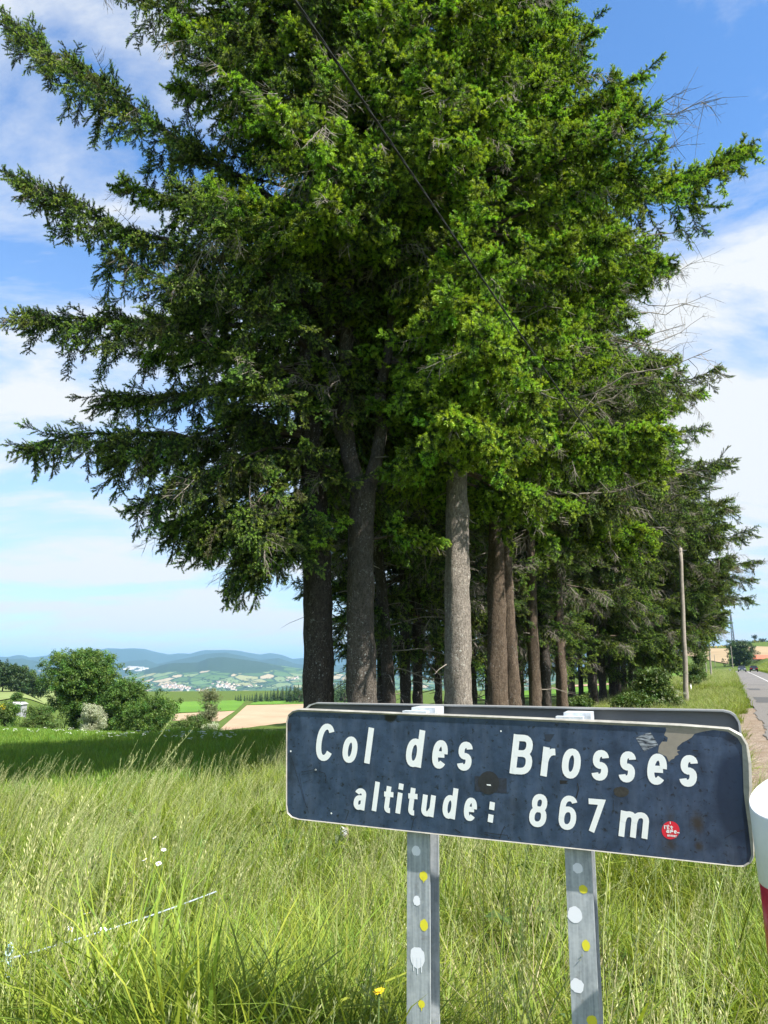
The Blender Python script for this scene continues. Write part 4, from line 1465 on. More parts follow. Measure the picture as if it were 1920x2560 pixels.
for line, cap, swr in ((LINE1, 0.100, 0.158), (LINE2, 0.083, 0.158)):
    for ch, f, xa, xb, ya, yb in line:
        xm_, ym_ = (xa + xb) / 2, (ya + yb) / 2
        a = SP(*f(xa, ym_))[0]
        b_ = SP(*f(xb, ym_))[0]
        t_ = SP(*f(xm_, ya))[1]
        bo = SP(*f(xm_, yb))[1]
        m = glyph(ch, a, b_, bo, t_, cap * swr, 0.135)
        m.build('letter', M_white, face)

# ---- marks on the panel
def patch(name, f, pts_, mat, z, label=None):
    mb = MB()
    q = np.array([SP(*f(*p)) for p in pts_])
    mb.add(np.c_[q, np.full(len(q), z)], [tuple(range(len(q)))[::-1]])
    o = mb.build(name, mat, face)
    if label:
        o['label'] = label
    return o


def disc_pts(x, y, rx, ry, n=22, j=0.0, seed=1):
    r = np.random.default_rng(seed)
    return [(x + rx * math.cos(a) * (1 + j * r.normal()), y + ry * math.sin(a) * (1 + j * r.normal())) for a in np.linspace(0, 2 * math.pi, n, endpoint=False)]


PEEL = [(690, 288), (700, 320), (680, 370), (715, 392), (708, 430), (660, 430), (632, 470), (622, 530), (650, 545), (700, 570), (725, 622), (745, 600), (775, 590), (780, 570), (818, 550), (800, 525), (832, 510), (800, 508), (805, 480), (850, 440), (900, 415), (940, 390), (968, 355), (1050, 335), (1150, 318), (1080, 303), (900, 294)]
patch('peeled_patch', c2, PEEL, M_peel, 0.0003, 'bare tan patch where the film has peeled off')
patch('foil_patch', c2, [(410, 390), (480, 366), (550, 338), (590, 405), (625, 462), (560, 490), (490, 522), (448, 455)], M_foil, 0.0003, 'scraped silvery square left of the peeled patch')
patch('residue_tape', c3, [(620, 630), (885, 650), (885, 775), (622, 755)], simple('tape_shade', (0.020, 0.027, 0.042), 0.6, noise=0.5, scale=90), 0.0003, 'faint dark tape mark behind the round residue')
patch('residue_disc', c3, disc_pts(735, 687, 88, 97), simple('dark_disc', (0.020, 0.022, 0.026), 0.55, noise=0.3, scale=60), 0.00045, 'round dark sticker residue in the middle')
patch('residue_chip', c3, [(718, 698), (752, 700), (756, 712), (722, 708)], M_white, 0.0006)
patch('residue_oval', c2, disc_pts(275, 902, 72, 50, 26, 0.05), M_grime, 0.0003, 'brown oval residue under the lettering')
patch('residue_mark', c3, [(1325, 665), (1398, 668), (1380, 682), (1396, 692), (1328, 697)], M_black, 0.0003)
patch('residue_mark', c1, [(60, 222), (95, 225), (93, 290), (58, 288)], simple('pale_tape', (0.017, 0.024, 0.038), 0.6), 0.0003)
patch('residue_mark', c3, [(1198, 285), (1283, 282), (1245, 345), (1210, 340)], simple('pale_tape', (0.020, 0.030, 0.048), 0.6), 0.0003)
mb = MB()
rs = np.random.default_rng(9)
SCR = [(c3, [(1472, 690), (1482, 740), (1462, 812)], 3.6), (c3, [(455, 1072), (500, 1100)], 4), (c3, [(700, 1098), (800, 1112), (890, 1122), (900, 1155)], 2.2), (c3, [(700, 1115), (780, 1135), (840, 1140)], 1.8), (c3, [(868, 1045), (840, 1110), (825, 1150)], 1.8),
       (c1, [(80, 470), (130, 620), (190, 830), (238, 970)], 1.5), (c1, [(160, 640), (180, 760), (205, 860)], 1.3), (c1, [(175, 632), (290, 610)], 1.6), (c1, [(175, 655), (285, 630)], 1.0), (c1, [(190, 720), (270, 690)], 1.0), (c1, [(325, 625), (370, 640), (383, 672), (378, 706)], 2.2),
       (c1, [(530, 938), (572, 952), (545, 1030)], 1.8), (c1, [(1140, 995), (1110, 1020), (1090, 1110)], 1.6), (c2, [(1250, 1340), (1330, 1290), (1450, 1255)], 1.2), (c2, [(0, 1400), (60, 1445), (130, 1440), (155, 1380)], 1.2), (c2, [(550, 1400), (520, 1455)], 1.5), (c2, [(420, 805), (560, 730)], 1.0), (c2, [(200, 980), (205, 1060), (195, 1110)], 1.6), (c2, [(1025, 670), (1045, 720)], 2.0), (c2, [(950, 512), (1000, 518)], 4),
       (c2, [(910, 1107), (1050, 1112), (1250, 1108)], 0.6), (c1, [(290, 600), (302, 632)], 3.0)]
for f, pp, wd_ in SCR:
    ribbon(mb, [SP(*f(*p)) for p in pp], wd_ * 0.0006, 0.0005 + rs.random() * 0.0002)
sc_ = mb.build('scratches', M_black, face)
sc_['kind'] = 'stuff'
# small white flecks
for (f, x, y) in ((c1, 90, 458), (c1, 427, 973), (c1, 296, 612), (c3, 838, 258)):
    patch('paint_fleck', f, disc_pts(x, y, 7, 8, 7, 0.2), M_white, 0.0006)
# round red sticker
stc = patch('sticker', c2, disc_pts(741, 1265, 84, 85, 30), M_red, 0.0005, 'round red sticker with white lettering')
sc0 = SP(*c2(741, 1265))
rS = abs(SP(*c2(741 + 84, 1265))[0] - sc0[0])
mb = MB()
ux = rS / 84.0


def stick(txt, xs, y0, y1, sw):
    for ch, (a, b_) in zip(txt, xs):
        glyph(ch, sc0[0] + a * ux, sc0[0] + b_ * ux, sc0[1] + y0 * ux, sc0[1] + y1 * ux, sw * ux, 0.0, 0.0008, mb)


stick("l'Et", [(-62, -50), (-46, -38), (-34, -10), (-2, 24)], 8, 44, 9)
stick('l', [(-4, 4)], 60, 84, 6)
stick('aPe-', [(-42, -12), (-6, 24), (30, 58), (60, 84)], -28, 4, 9)
stick('atelier', [(-34, -20), (-17, -7), (-4, 10), (13, 18), (21, 26), (29, 43), (46, 56)], -62, -42, 5.5)
o = mb.build('sticker_print', M_white, face)
o['kind'] = 'stuff'

# ---- rear panel, back to back with the front one
ROFF = -0.135
RP = [(757, 1900), (758, 1790), (763, 1771), (773, 1761.5), (786, 1757.5), (1001, 1761), (1250, 1765.5), (1500, 1771), (1745, 1774.5), (1810, 1776), (1828, 1780), (1840, 1788), (1850, 1804), (1854, 1833), (1857, 1990), (1856, 2090), (1846, 2110), (1825, 2116), (1500, 2088), (1200, 2062), (790, 2026), (770, 2018), (760, 2004)]
rp = np.array([SP(u, v, ROFF) for u, v in RP])
mb = MB()
m_ = len(rp)
cen = rp.mean(0)
inn = cen + (rp - cen) * np.array([0.992, 0.975])
q = [np.c_[inn, np.full(m_, -0.020)], np.c_[inn, np.full(m_, 0.0)], np.c_[rp, np.full(m_, 0.0005)], np.c_[rp, np.full(m_, -0.026)]]
F = [tuple(range(m_))[::-1]]
for r_ in range(3):
    F += [(r_ * m_ + i, r_ * m_ + (i + 1) % m_, (r_ + 1) * m_ + (i + 1) % m_, (r_ + 1) * m_ + i) for i in range(m_)]
F.append(tuple(3 * m_ + i for i in range(m_)))
mb.add(np.concatenate(q), F, 0)
mb.m[m_ + 1:2 * m_ + 1] = [1] * m_
rear = on_sign(mb.build('rear_panel', [M_grey, simple('panel_edge', (0.55, 0.54, 0.50), 0.5)], sign), ROFF)
tag(rear, 'grey back of the second panel behind')

# ---- posts: galvanised I-section
hx = np.array([s_ex[0], s_ex[1], 0])
hx /= np.linalg.norm(hx)
hn = np.array([hx[1], -hx[0], 0])      # towards the viewer


def post(u0, v0, u1, v1, bw, dots, label):
    """front flange's left edge seen at (u0, v0) above and (u1, v1) below"""
    def at(u, v, off=-0.020):
        s_ = SP(u, v, off)
        return S_C + s_n * off + s_ex * s_[0] + s_up * s_[1]
    a, b_ = at(u0, v0), at(u1, v1, -0.020)
    # keep to a plane that stands upright: the lean of the panel is taken out
    b_ = b_ - hn * ((b_ - a) @ hn)
    d = (a - b_) / (a[2] - b_[2])
    ztop = S_C[2] + 0.155 + (0.0 if u0 < 1200 else -0.006)
    zbot = float(G(a[0], a[1])) - 0.35
    top, bot = a + d * (ztop - a[2]), a + d * (zbot - a[2])
    D, tf, tw = 0.088, 0.007, 0.006
    sec = [(0, 0), (bw, 0), (bw, -tf), (bw / 2 + tw / 2, -tf - 0.004), (bw / 2 + tw / 2, -D + tf + 0.004), (bw, -D + tf), (bw, -D), (0, -D), (0, -D + tf), (bw / 2 - tw / 2, -D + tf + 0.004), (bw / 2 - tw / 2, -tf - 0.004), (0, -tf)]
    mb = MB()
    V = []
    zs = np.linspace(0, 1, 6)
    for z in zs:
        for x, y in sec:
            V.append(bot + (top - bot) * z + hx * x + hn * y - s_base)
    k = len(sec)
    F = [(i * k + j, i * k + (j + 1) % k, (i + 1) * k + (j + 1) % k, (i + 1) * k + j) for i in range(5) for j in range(k)]
    F += [(5 * k + 0, 5 * k + 1, 5 * k + 2, 5 * k + 11), (5 * k + 5, 5 * k + 6, 5 * k + 7, 5 * k + 8), (5 * k + 3, 5 * k + 4, 5 * k + 9, 5 * k + 10)]
    mb.add(V, F)
    o = mb.build('post', M_galv, sign)
    o['label'] = label
    # sprayed dots
    for (u, v, ru, rv, mt, drip) in dots:
        r = ray(u, v)
        o_ = np.array([0, 0, EYE])
        k_ = ((a - o_) @ hn) / (r @ hn)
        c = o_ + r * k_
        sc = np.linalg.norm(c - o_) / FPX
        rs = np.random.default_rng(int(u + v))
        mb = MB()
        n = 22
        V = []
        for i in range(n):
            t = 2 * math.pi * i / n
            ww = 1 + 0.05 * rs.normal()
            V.append(c + hx * ru * sc * math.cos(t) * ww * 1.05 + np.array([0, 0, 1.0]) * rv * sc * math.sin(t) * ww + hn * 0.0006 - s_base)
        mb.add(V, [tuple(range(n))])
        for q in range(drip):
            x = (q - (drip - 1) / 2) * ru * 0.55 * sc
            l = rv * sc * (1.25 + 0.35 * rs.random())
            b0 = c + hx * x + hn * 0.0009 - s_base
            mb.add([b0 + hx * 0.0016, b0 - hx * 0.0016, b0 - hx * 0.0012 - np.array([0, 0, l]), b0 + hx * 0.0012 - np.array([0, 0, l])], [(0, 1, 2, 3)])
        mb.build('paint_dot', mt, o)
    return top


tp = []
tp.append(post(1017.6, 2088, 1024, 2556, 0.0615, [(1040, 2127, 10, 11, M_wdot, 0), (1042, 2252, 8, 10.5, M_wdot, 0), (1044, 2393, 16, 21, M_wdot, 3), (1059, 2190, 9, 10, M_ydot, 1), (1060, 2313, 9, 12, M_ydot, 0), (1054, 2510, 7, 8, M_ydot, 1)], 'left post with a big dripping white dot'))
tp.append(post(1411.5, 2125, 1433, 2556, 0.0625, [(1444, 2170, 10.5, 11, M_wdot, 0), (1437, 2287, 15, 16.5, M_wdot, 0), (1443, 2464, 13, 14, M_wdot, 0), (1458, 2223, 9, 9, M_ydot, 0), (1465, 2364, 8, 11, M_ydot, 0), (1480, 2551, 10, 10, M_ydot, 0)], 'right post with a white dot beside the yellow ones'))
# clamps over the post tops, between the two panels
for i, t in enumerate(tp):
    mb = MB()
    ang = math.atan2(hx[1], hx[0])
    c = t - s_base
    mb.box((c[0] - 0.004, c[1] - 0.030, c[2] - 0.05), (c[0] + 0.062, c[1] + 0.000, c[2] + 0.004), 0, ang, c)
    mb.box((c[0] + 0.012, c[1] - 0.0, c[2] - 0.05), (c[0] + 0.078, c[1] + 0.085, c[2] + 0.012), 0, ang, c)
    mb.box((c[0] + 0.020, c[1] + 0.086, c[2] - 0.05), (c[0] + 0.070, c[1] + 0.096, c[2] + 0.006), 0, ang, c)
    o = mb.build('clamp', simple('bright_zinc', (0.56, 0.60, 0.63), 0.5, metal=0.2, noise=0.25, scale=60, bump=0.1), sign)

# ================================================================ DELINEATOR beside the sign
M_plast = simple('white_plastic', (0.68, 0.69, 0.66), 0.5, noise=0.10, scale=14)
M_redband = simple('red_reflective_band', (0.45, 0.012, 0.015), 0.3, noise=0.25, scale=55)
dv = P(1878, 1998, 1.60)
rD = 0.10
dc = np.array([dv[0] + rD * 1.13, dv[1] + 0.02, 0])
gz = float(G(dc[0], dc[1]))
ztip = dv[2] - gz
dl = thing('delineator_post', 'white roadside delineator with a slanted top and red band', 'delineator', (dc[0], dc[1], gz))
k = 40
th = np.linspace(0, 2 * math.pi, k, endpoint=False)


def ringd(z, r, slant=0.0):
    return np.stack([r * np.cos(th), r * np.sin(th), z + slant * (np.sin(th) * 0.5 + np.cos(th) * 0.9) * r], 1)


bz0, bz1 = ztip - 0.40, ztip - 0.168


def dpart(name, rings, mt, cap=False, label=None):
    mb = MB()
    n = len(rings)
    F = [(i * k + j, i * k + (j + 1) % k, (i + 1) * k + (j + 1) % k, (i + 1) * k + j) for i in range(n - 1) for j in range(k)]
    if cap:
        F.append(tuple((n - 1) * k + j for j in range(k)))
    mb.add(np.concatenate(rings), F)
    o = mb.build(name, mt, dl, smooth=False)
    me = o.data
    fl = np.array([len(p.vertices) == 4 for p in me.polygons])
    me.polygons.foreach_set('use_smooth', fl)
    return o


dpart('body', [ringd(-0.25, rD * 0.82), ringd(bz0, rD * 0.86)], M_plast)
dpart('red_band', [ringd(bz0, rD * 0.86), ringd(bz0, rD * 0.89), ringd(bz1, rD * 0.935), ringd(bz1, rD * 0.92)], M_redband)
dpart('head', [ringd(bz1, rD * 0.92), ringd(bz1 + 0.004, rD * 0.95), ringd(ztip + 0.006, rD * 1.0, 0.42), ringd(ztip + 0.010, rD * 0.985, 0.42)], M_plast, True)

# ================================================================ GRASS
def tuft(name, seed, n, h0, h1, wd, spread, bend, mats, heads=0, head_h=(0.9, 1.1), tone=(0.0, 1.0), lean=0.15):
    rs = np.random.default_rng(seed)
    mb = MB()
    for i in range(n):
        a = rs.random() * 2 * math.pi
        r = spread * math.sqrt(rs.random())
        b = np.array([r * math.cos(a), r * math.sin(a), 0])
        h = rs.uniform(h0, h1)
        a2 = a + rs.normal() * 1.0
        bd = bend * h * (0.25 + 0.9 * rs.random())
        d = np.array([math.cos(a2), math.sin(a2), 0])
        lw = np.array([lean, 0.02, 0]) * h * rs.uniform(0.3, 1.3)
        sd = np.array([-math.sin(a2 + rs.normal() * 0.6), math.cos(a2 + rs.normal() * 0.6), 0])
        w_ = wd * rs.uniform(0.6, 1.3)
        own = rs.uniform(0.25, 1.0)
        V, T = [], []
        fold = rs.random() < 0.25
        for k, t in enumerate((0, 0.35, 0.65, 0.87, 1.0)):
            z = h * (t - (0.30 * bend) * t ** 3)
            if fold and t > 0.6:
                z -= h * 0.5 * (t - 0.6)
            c = b + (d * bd + lw) * t ** 2 + np.array([0, 0, z])
            ww = w_ * (0.75, 1.0, 0.8, 0.45, 0.05)[k] / 2
            V += [c - sd * ww, c + sd * ww]
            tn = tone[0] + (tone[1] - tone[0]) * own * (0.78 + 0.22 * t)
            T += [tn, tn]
        mb.add(V, [(2 * k, 2 * k + 1, 2 * k + 3, 2 * k + 2) for k in range(4)], 0, T)
    for i in range(heads):
        a = rs.random() * 2 * math.pi
        b = np.array([spread * 0.5 * math.cos(a), spread * 0.5 * math.sin(a), 0])
        h = rs.uniform(*head_h)
        d = np.array([math.cos(a), math.sin(a), 0]) * 0.16 * h * rs.random() + np.array([lean * 1.2, 0.02, 0]) * h * rs.uniform(0.4, 1.6)
        t = np.linspace(0, 1, 7)
        pth = b + d[None] * (t ** 2.2)[:, None] + np.array([0, 0, 1.0])[None] * (h * (t - 0.10 * t ** 4))[:, None]
        mb.tube(pth, np.linspace(0.0017, 0.0009, 7), 3, 1, cap=False, col=0.25)
        # panicle: little spikelets round the top part
        ns = 38
        loose = rs.uniform(0.005, 0.024)
        for q in range(ns):
            u = 0.74 + 0.26 * (q + rs.random()) / ns
            c = np.array([np.interp(u, t, pth[:, m]) for m in range(3)])
            o = rs.normal(size=3)
            o[2] = abs(o[2]) * 0.8
            o = o / np.linalg.norm(o)
            e = loose * (1.15 - u) / 0.4 * rs.uniform(0.3, 1.0)
            p0 = c + o * e
            dd = (o * 0.5 + np.array([0.2, 0, 0.9]))
            dd /= np.linalg.norm(dd)
            s1 = np.cross(dd, rs.normal(size=3))
            s1 /= np.linalg.norm(s1)
            l = rs.uniform(0.009, 0.015)
            tn = rs.uniform(0.35, 1.0)
            mb.add([p0, p0 + dd * l * 0.5 + s1 * 0.0012, p0 + dd * l, p0 + dd * l * 0.5 - s1 * 0.0012], [(0, 1, 2, 3)], 1, tn)
    return proto(name, mb, mats)


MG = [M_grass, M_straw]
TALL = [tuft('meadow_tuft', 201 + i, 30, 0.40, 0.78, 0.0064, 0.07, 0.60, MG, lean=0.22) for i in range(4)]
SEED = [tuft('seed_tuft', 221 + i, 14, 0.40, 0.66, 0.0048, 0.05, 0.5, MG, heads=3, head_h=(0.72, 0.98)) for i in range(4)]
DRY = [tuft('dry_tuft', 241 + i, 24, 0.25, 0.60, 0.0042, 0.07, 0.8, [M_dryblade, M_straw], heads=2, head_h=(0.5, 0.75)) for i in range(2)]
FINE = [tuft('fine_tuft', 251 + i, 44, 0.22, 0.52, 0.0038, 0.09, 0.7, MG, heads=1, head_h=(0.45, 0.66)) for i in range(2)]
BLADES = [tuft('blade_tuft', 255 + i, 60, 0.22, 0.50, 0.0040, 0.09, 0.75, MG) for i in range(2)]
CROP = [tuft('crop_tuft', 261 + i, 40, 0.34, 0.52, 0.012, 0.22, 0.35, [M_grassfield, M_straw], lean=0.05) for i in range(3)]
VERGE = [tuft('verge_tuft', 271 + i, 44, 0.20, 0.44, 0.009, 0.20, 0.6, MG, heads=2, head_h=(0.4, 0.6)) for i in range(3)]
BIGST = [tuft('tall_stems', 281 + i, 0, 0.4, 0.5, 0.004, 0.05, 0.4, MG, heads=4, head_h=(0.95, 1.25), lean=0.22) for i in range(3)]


def put(name, X, Y, key, protos, weights, mat, label, smin=0.8, smax=1.2, tilt=0.12, sink=0.02, windx=0.0, yawall=True, mul=None):
    n = len(X)
    Z = G(X, Y) - sink
    pick = rng.choice(len(protos), n, p=np.array(weights) / sum(weights))
    # wind leans all tufts the same way, so only turn them a little
    yaw = rng.random(n) * 2 * math.pi if yawall else rng.normal(size=n) * 0.7
    rot = np.stack([rng.normal(size=n) * tilt, rng.normal(size=n) * tilt + windx, yaw], -1)
    sc = rng.uniform(smin, smax, n)
    if mul is not None:
        sc = sc * mul
        # hollows and laid patches: the shorter the grass, the more it leans
        k_ = np.clip(1.05 - mul, 0, 0.5)
        rot[:, 0] += 0.9 * k_ * np.sin(X * 2.1 + Y * 1.3)
        rot[:, 1] += 1.6 * k_ * (0.6 + np.cos(X * 1.7 - Y * 2.2))
    o = scatter(name, np.stack([X, Y, Z], -1), rot, sc, pick, key, protos, mat)
    tag(o, label)
    return o


def patchy(X, Y, sc, seed):
    return 0.5 + 0.5 * np.tanh(1.6 * wob(X, Y, sc, seed))


def frus(n, y0, y1, power=1.0, ml=0.62, mr=0.60, pad=0.7):
    """random ground spots, spread evenly over the area seen between two distances"""
    Y = np.sqrt(y0 ** 2 + (y1 ** 2 - y0 ** 2) * rng.random(n) ** power)
    X = -(ml * Y + pad) + (ml * Y + pad + mr * Y + pad) * rng.random(n)
    return X, Y


# --- tall meadow round the sign, out to the edge of the crop
X, Y = frus(15500, 0.75, 12.5, 1.25)
S = road_s(X, Y)
keep = (S > 0.25 + 0.55 * sstep(5, 10, Y)) & (S < 12.5)
keep &= ~((np.hypot(X, Y) < 1.0))
X, Y, S = X[keep], Y[keep], S[keep]
left = patchy(X, Y, 1.7, 0.4)
typ = rng.random(len(X))
mulg = (0.72 + 0.45 * patchy(X, Y, 0.75, 1.2) ** 0.8) * (1 + 0.34 * sstep(1.95, 2.3, Y) * (1 - sstep(3.0, 4.6, Y)) * (1 - sstep(0.6, 1.2, X)))
tus = np.exp(-((X + 0.36) / 0.5) ** 2 - ((Y - 2.5) / 0.4) ** 2)
typ = np.where(tus > 0.45, 0.3, typ)
near_sign = (Y < 2.9) & (np.abs(X - 0.25) < 1.3)
typ = np.where(X > 0.35, typ * 0.78 + 0.22 * rng.random(len(X)) + 0.10, typ)
strawy = np.exp(-((X - 0.42) / 0.5) ** 2 - ((Y - 3.6) / 1.3) ** 2) + 0.8 * np.exp(-((X + 0.35) / 0.3) ** 2 - ((Y - 5.6) / 0.9) ** 2)
typ = np.where(rng.random(len(X)) < 0.5 * strawy, 0.88, typ)
typ = np.clip(typ, 0, 0.999)
typ = np.where((Y < 2.4) & (typ < 0.72) & (rng.random(len(X)) < 0.5), 0.97, typ)
mA = (typ < 0.72)
mB = (typ >= 0.72) & (typ < 0.84) & ~(near_sign & (Y < 1.9))
mC = (typ >= 0.84) & (typ < 0.84 + 0.16 * (0.4 + 2 * strawy + sstep(0.2, 0.9, patchy(X, Y, 0.9, 2.0))))
mD = ~(mA | mB | mC)
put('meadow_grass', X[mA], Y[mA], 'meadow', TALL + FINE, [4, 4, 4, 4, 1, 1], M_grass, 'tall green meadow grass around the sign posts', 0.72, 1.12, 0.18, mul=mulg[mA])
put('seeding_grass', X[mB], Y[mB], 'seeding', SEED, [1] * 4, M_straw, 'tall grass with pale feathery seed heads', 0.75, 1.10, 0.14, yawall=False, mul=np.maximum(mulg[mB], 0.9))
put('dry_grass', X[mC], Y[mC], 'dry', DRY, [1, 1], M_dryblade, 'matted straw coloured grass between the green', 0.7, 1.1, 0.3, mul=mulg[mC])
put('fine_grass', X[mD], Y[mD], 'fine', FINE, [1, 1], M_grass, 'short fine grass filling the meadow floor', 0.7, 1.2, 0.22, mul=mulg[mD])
# dense tussock left of the left post, where the panel's shadow lies
a_ = rng.random(420) * 6.283
r_ = np.sqrt(rng.random(420))
X, Y = -0.36 + 0.50 * r_ * np.cos(a_), 2.55 + 0.30 * r_ * np.sin(a_)
put('tussock', X, Y, 'blades', BLADES, [1, 1], M_grass, 'thick dark tussock of fine grass left of the left post', 1.25, 1.6, 0.2)
# broad-leaved weeds scattered in the grass
WEED = []
for i in range(2):
    rs = np.random.default_rng(290 + i)
    mb = MB()
    for q in range(11):
        a = rs.random() * 6.283
        z0 = rs.uniform(0.05, 0.42)
        d = np.array([math.cos(a), math.sin(a), rs.uniform(0.1, 0.9)])
        d /= np.linalg.norm(d)
        sd = np.cross(d, [0, 0, 1.0])
        sd /= np.linalg.norm(sd)
        l, w_ = rs.uniform(0.09, 0.20), rs.uniform(0.016, 0.034)
        b0 = np.array([0, 0, z0])
        mid, tip = b0 + d * l * 0.55, b0 + d * l + np.array([0, 0, -0.05])
        tn = rs.uniform(0.2, 1.0)
        mb.add([b0, mid + sd * w_, tip, mid - sd * w_, mid + np.array([0, 0, -0.012])], [(0, 1, 4), (1, 2, 4), (2, 3, 4), (3, 0, 4)], 0, tn)
    mb.tube([(0, 0, 0), (0.01, 0.01, 0.3), (0.0, 0.03, 0.5)], [0.004, 0.003, 0.002], 4, 0, cap=False, col=0.3)
    WEED.append(proto('weed', mb, [M_shrub]))
X, Y = frus(420, 1.8, 9.0)
k_ = (road_s(X, Y) > 0.7) & (patchy(X, Y, 1.1, 5.0) > 0.35)
put('weeds', X[k_], Y[k_], 'weeds', WEED, [1, 1], M_shrub, 'broad leaved weeds among the meadow grass', 0.8, 1.35, 0.2)
# single tall stems standing above the rest on the left and by the sign
X, Y = frus(330, 3.2, 11.0)
k_ = (road_s(X, Y) > 1.2) & (X < 0.6 + 0.05 * Y) & (rng.random(len(X)) < 0.35 + 0.6 * patchy(X, Y, 1.3, 3.0))
put('tall_grass_stems', X[k_], Y[k_], 'stems', BIGST, [1, 1, 1], M_straw, 'tall arching grass stems with pale seed heads', 0.85, 1.1, 0.1, yawall=False)
# a few that stand out against the field
q = [(370, 1840, 5.6), (312, 1900, 5.0), (150, 1938, 4.4), (205, 1955, 4.6), (285, 1905, 5.2), (508, 1902, 6.0), (690, 1868, 6.2), (640, 1905, 6.2), (62, 1930, 4.3), (440, 1908, 5.4), (585, 1890, 6.6), (110, 2020, 4.0), (250, 1990, 4.6), (560, 1960, 5.4)]
qp = np.array([P(*c) for c in q])
gq = G(qp[:, 0], qp[:, 1])
n = len(q)
rot = np.stack([rng.normal(size=n) * 0.06, rng.normal(size=n) * 0.06, rng.normal(size=n) * 0.5], -1)
o = scatter('tall_grass_stems', np.stack([qp[:, 0] - 0.2, qp[:, 1], gq], -1), rot, np.clip((qp[:, 2] - gq) / 1.02, 0.6, 1.6), np.arange(n) % 3, 'stems', BIGST, M_straw)
tag(o, 'tallest pale grass stems standing against the shaded field')
# --- green crop field on the left
X, Y = frus(30000, 9.0, 75.0, 1.0, 0.60, 0.25, 1.0)
S = road_s(X, Y)
dL = (X + 5.76) * 0.789 + (Y - 30.7) * 0.614
k_ = (S > 9.5) & (dL < 3.0) & (Y > 9.5 + 1.5 * patchy(X, Y, 2.0, 1.0))
put('crop_grass', X[k_], Y[k_], 'crop', CROP, [1, 1, 1], M_grassfield, 'lush green crop covering the sloping field', 0.85, 1.25, 0.1)
# --- verge between the trees and the road, and under the trees
X, Y = frus(26000, 9.0, 70.0, 1.5, 0.12, 0.52, 0.5)
S = road_s(X, Y)
k_ = (S > 0.80 - 0.5 * sstep(22, 34, Y) + 0.2 * np.sin(Y * 1.3)) & (S < 11)
put('verge_grass', X[k_], Y[k_], 'verge', VERGE, [1, 1, 1], M_grass, 'rough grass on the verge below the conifers', 0.75, 1.2, 0.2)
t_ = 60 + 180 * rng.random(5200) ** 1.4
s_ = 0.3 + 9 * rng.random(5200)
xy = np.array([roadpt(a, b_) for a, b_ in zip(s_, t_)])
put('far_verge_grass', xy[:, 0], xy[:, 1], 'verge', VERGE, [1, 1, 1], M_grass, 'verge grass along the left side of the road farther off', 1.2, 2.0, 0.15)
t_ = 30 + 260 * rng.random(9000) ** 1.3
s_ = -6.0 - 26 * rng.random(9000) ** 1.5
xy = np.array([roadpt(a, b_) for a, b_ in zip(s_, t_)])
put('bank_grass', xy[:, 0], xy[:, 1], 'verge', VERGE, [1, 1, 1], M_grass, 'grassy bank along the right side of the road', 1.2, 2.4, 0.15)

# --- flowers
def daisy(petal, centre, npet, r, hh, nod=0.5, seed=1):
    rs = np.random.default_rng(seed)
    mb = MB()
    st = np.array([[0, 0, 0], [0.02, 0, hh * 0.5], [0.03, 0.01, hh]])
    top = st[-1]
    ax = np.array([0.35 * rs.normal(), -nod * rs.uniform(-0.3, 1.1), 0.8])
    ax /= np.linalg.norm(ax)
    a = np.cross(ax, [1, 0, 0]); a /= np.linalg.norm(a)
    b = np.cross(ax, a)
    return mb, st, top, ax, a, b, rs


def flower(name, label, cat, loc, kind, seed, group, hh=0.6, r=0.022):
    t = thing(name, label, cat, loc, 0, group)
    mb, st, top, ax, a, b, rs = daisy(None, None, 0, r, hh, 0.6, seed)
    mb.tube(st, [0.0022, 0.002, 0.0018], 5, 0)
    mb.build('stem', M_twiggreen, t)
    p = MB()
    n = 16 if kind == 'daisy' else 24
    for i in range(n):
        th_ = 2 * math.pi * i / n + rs.normal() * 0.06
        d = a * math.cos(th_) + b * math.sin(th_)
        s1 = np.cross(ax, d)
        l = r * rs.uniform(0.85, 1.1) * (1 if kind == 'daisy' or i % 2 else 0.7)
        w_ = r * 0.17
        dz = ax * r * (0.05 - 0.12 * rs.random() + (0.0 if kind == 'daisy' else 0.25 * (i % 2 == 0)))
        p.add([top + d * r * 0.2, top + d * l * 0.7 + s1 * w_ + dz * 0.6, top + d * l + dz, top + d * l * 0.7 - s1 * w_ + dz * 0.6], [(0, 1, 2, 3)])
    p.build('petals', M_petal if kind == 'daisy' else M_ypetal, t)
    c = MB()
    ringv = [top + ax * r * 0.02 + (a * math.cos(q) + b * math.sin(q)) * r * 0.30 for q in np.linspace(0, 6.283, 10, endpoint=False)]
    ring2 = [top + ax * r * 0.16 + (a * math.cos(q) + b * math.sin(q)) * r * 0.18 for q in np.linspace(0, 6.283, 10, endpoint=False)]
    c.add(ringv + ring2, [(i, (i + 1) % 10, 10 + (i + 1) % 10, 10 + i) for i in range(10)] + [tuple(range(10, 20))])
    c.build('flower_head', M_yellow, t)
    return t


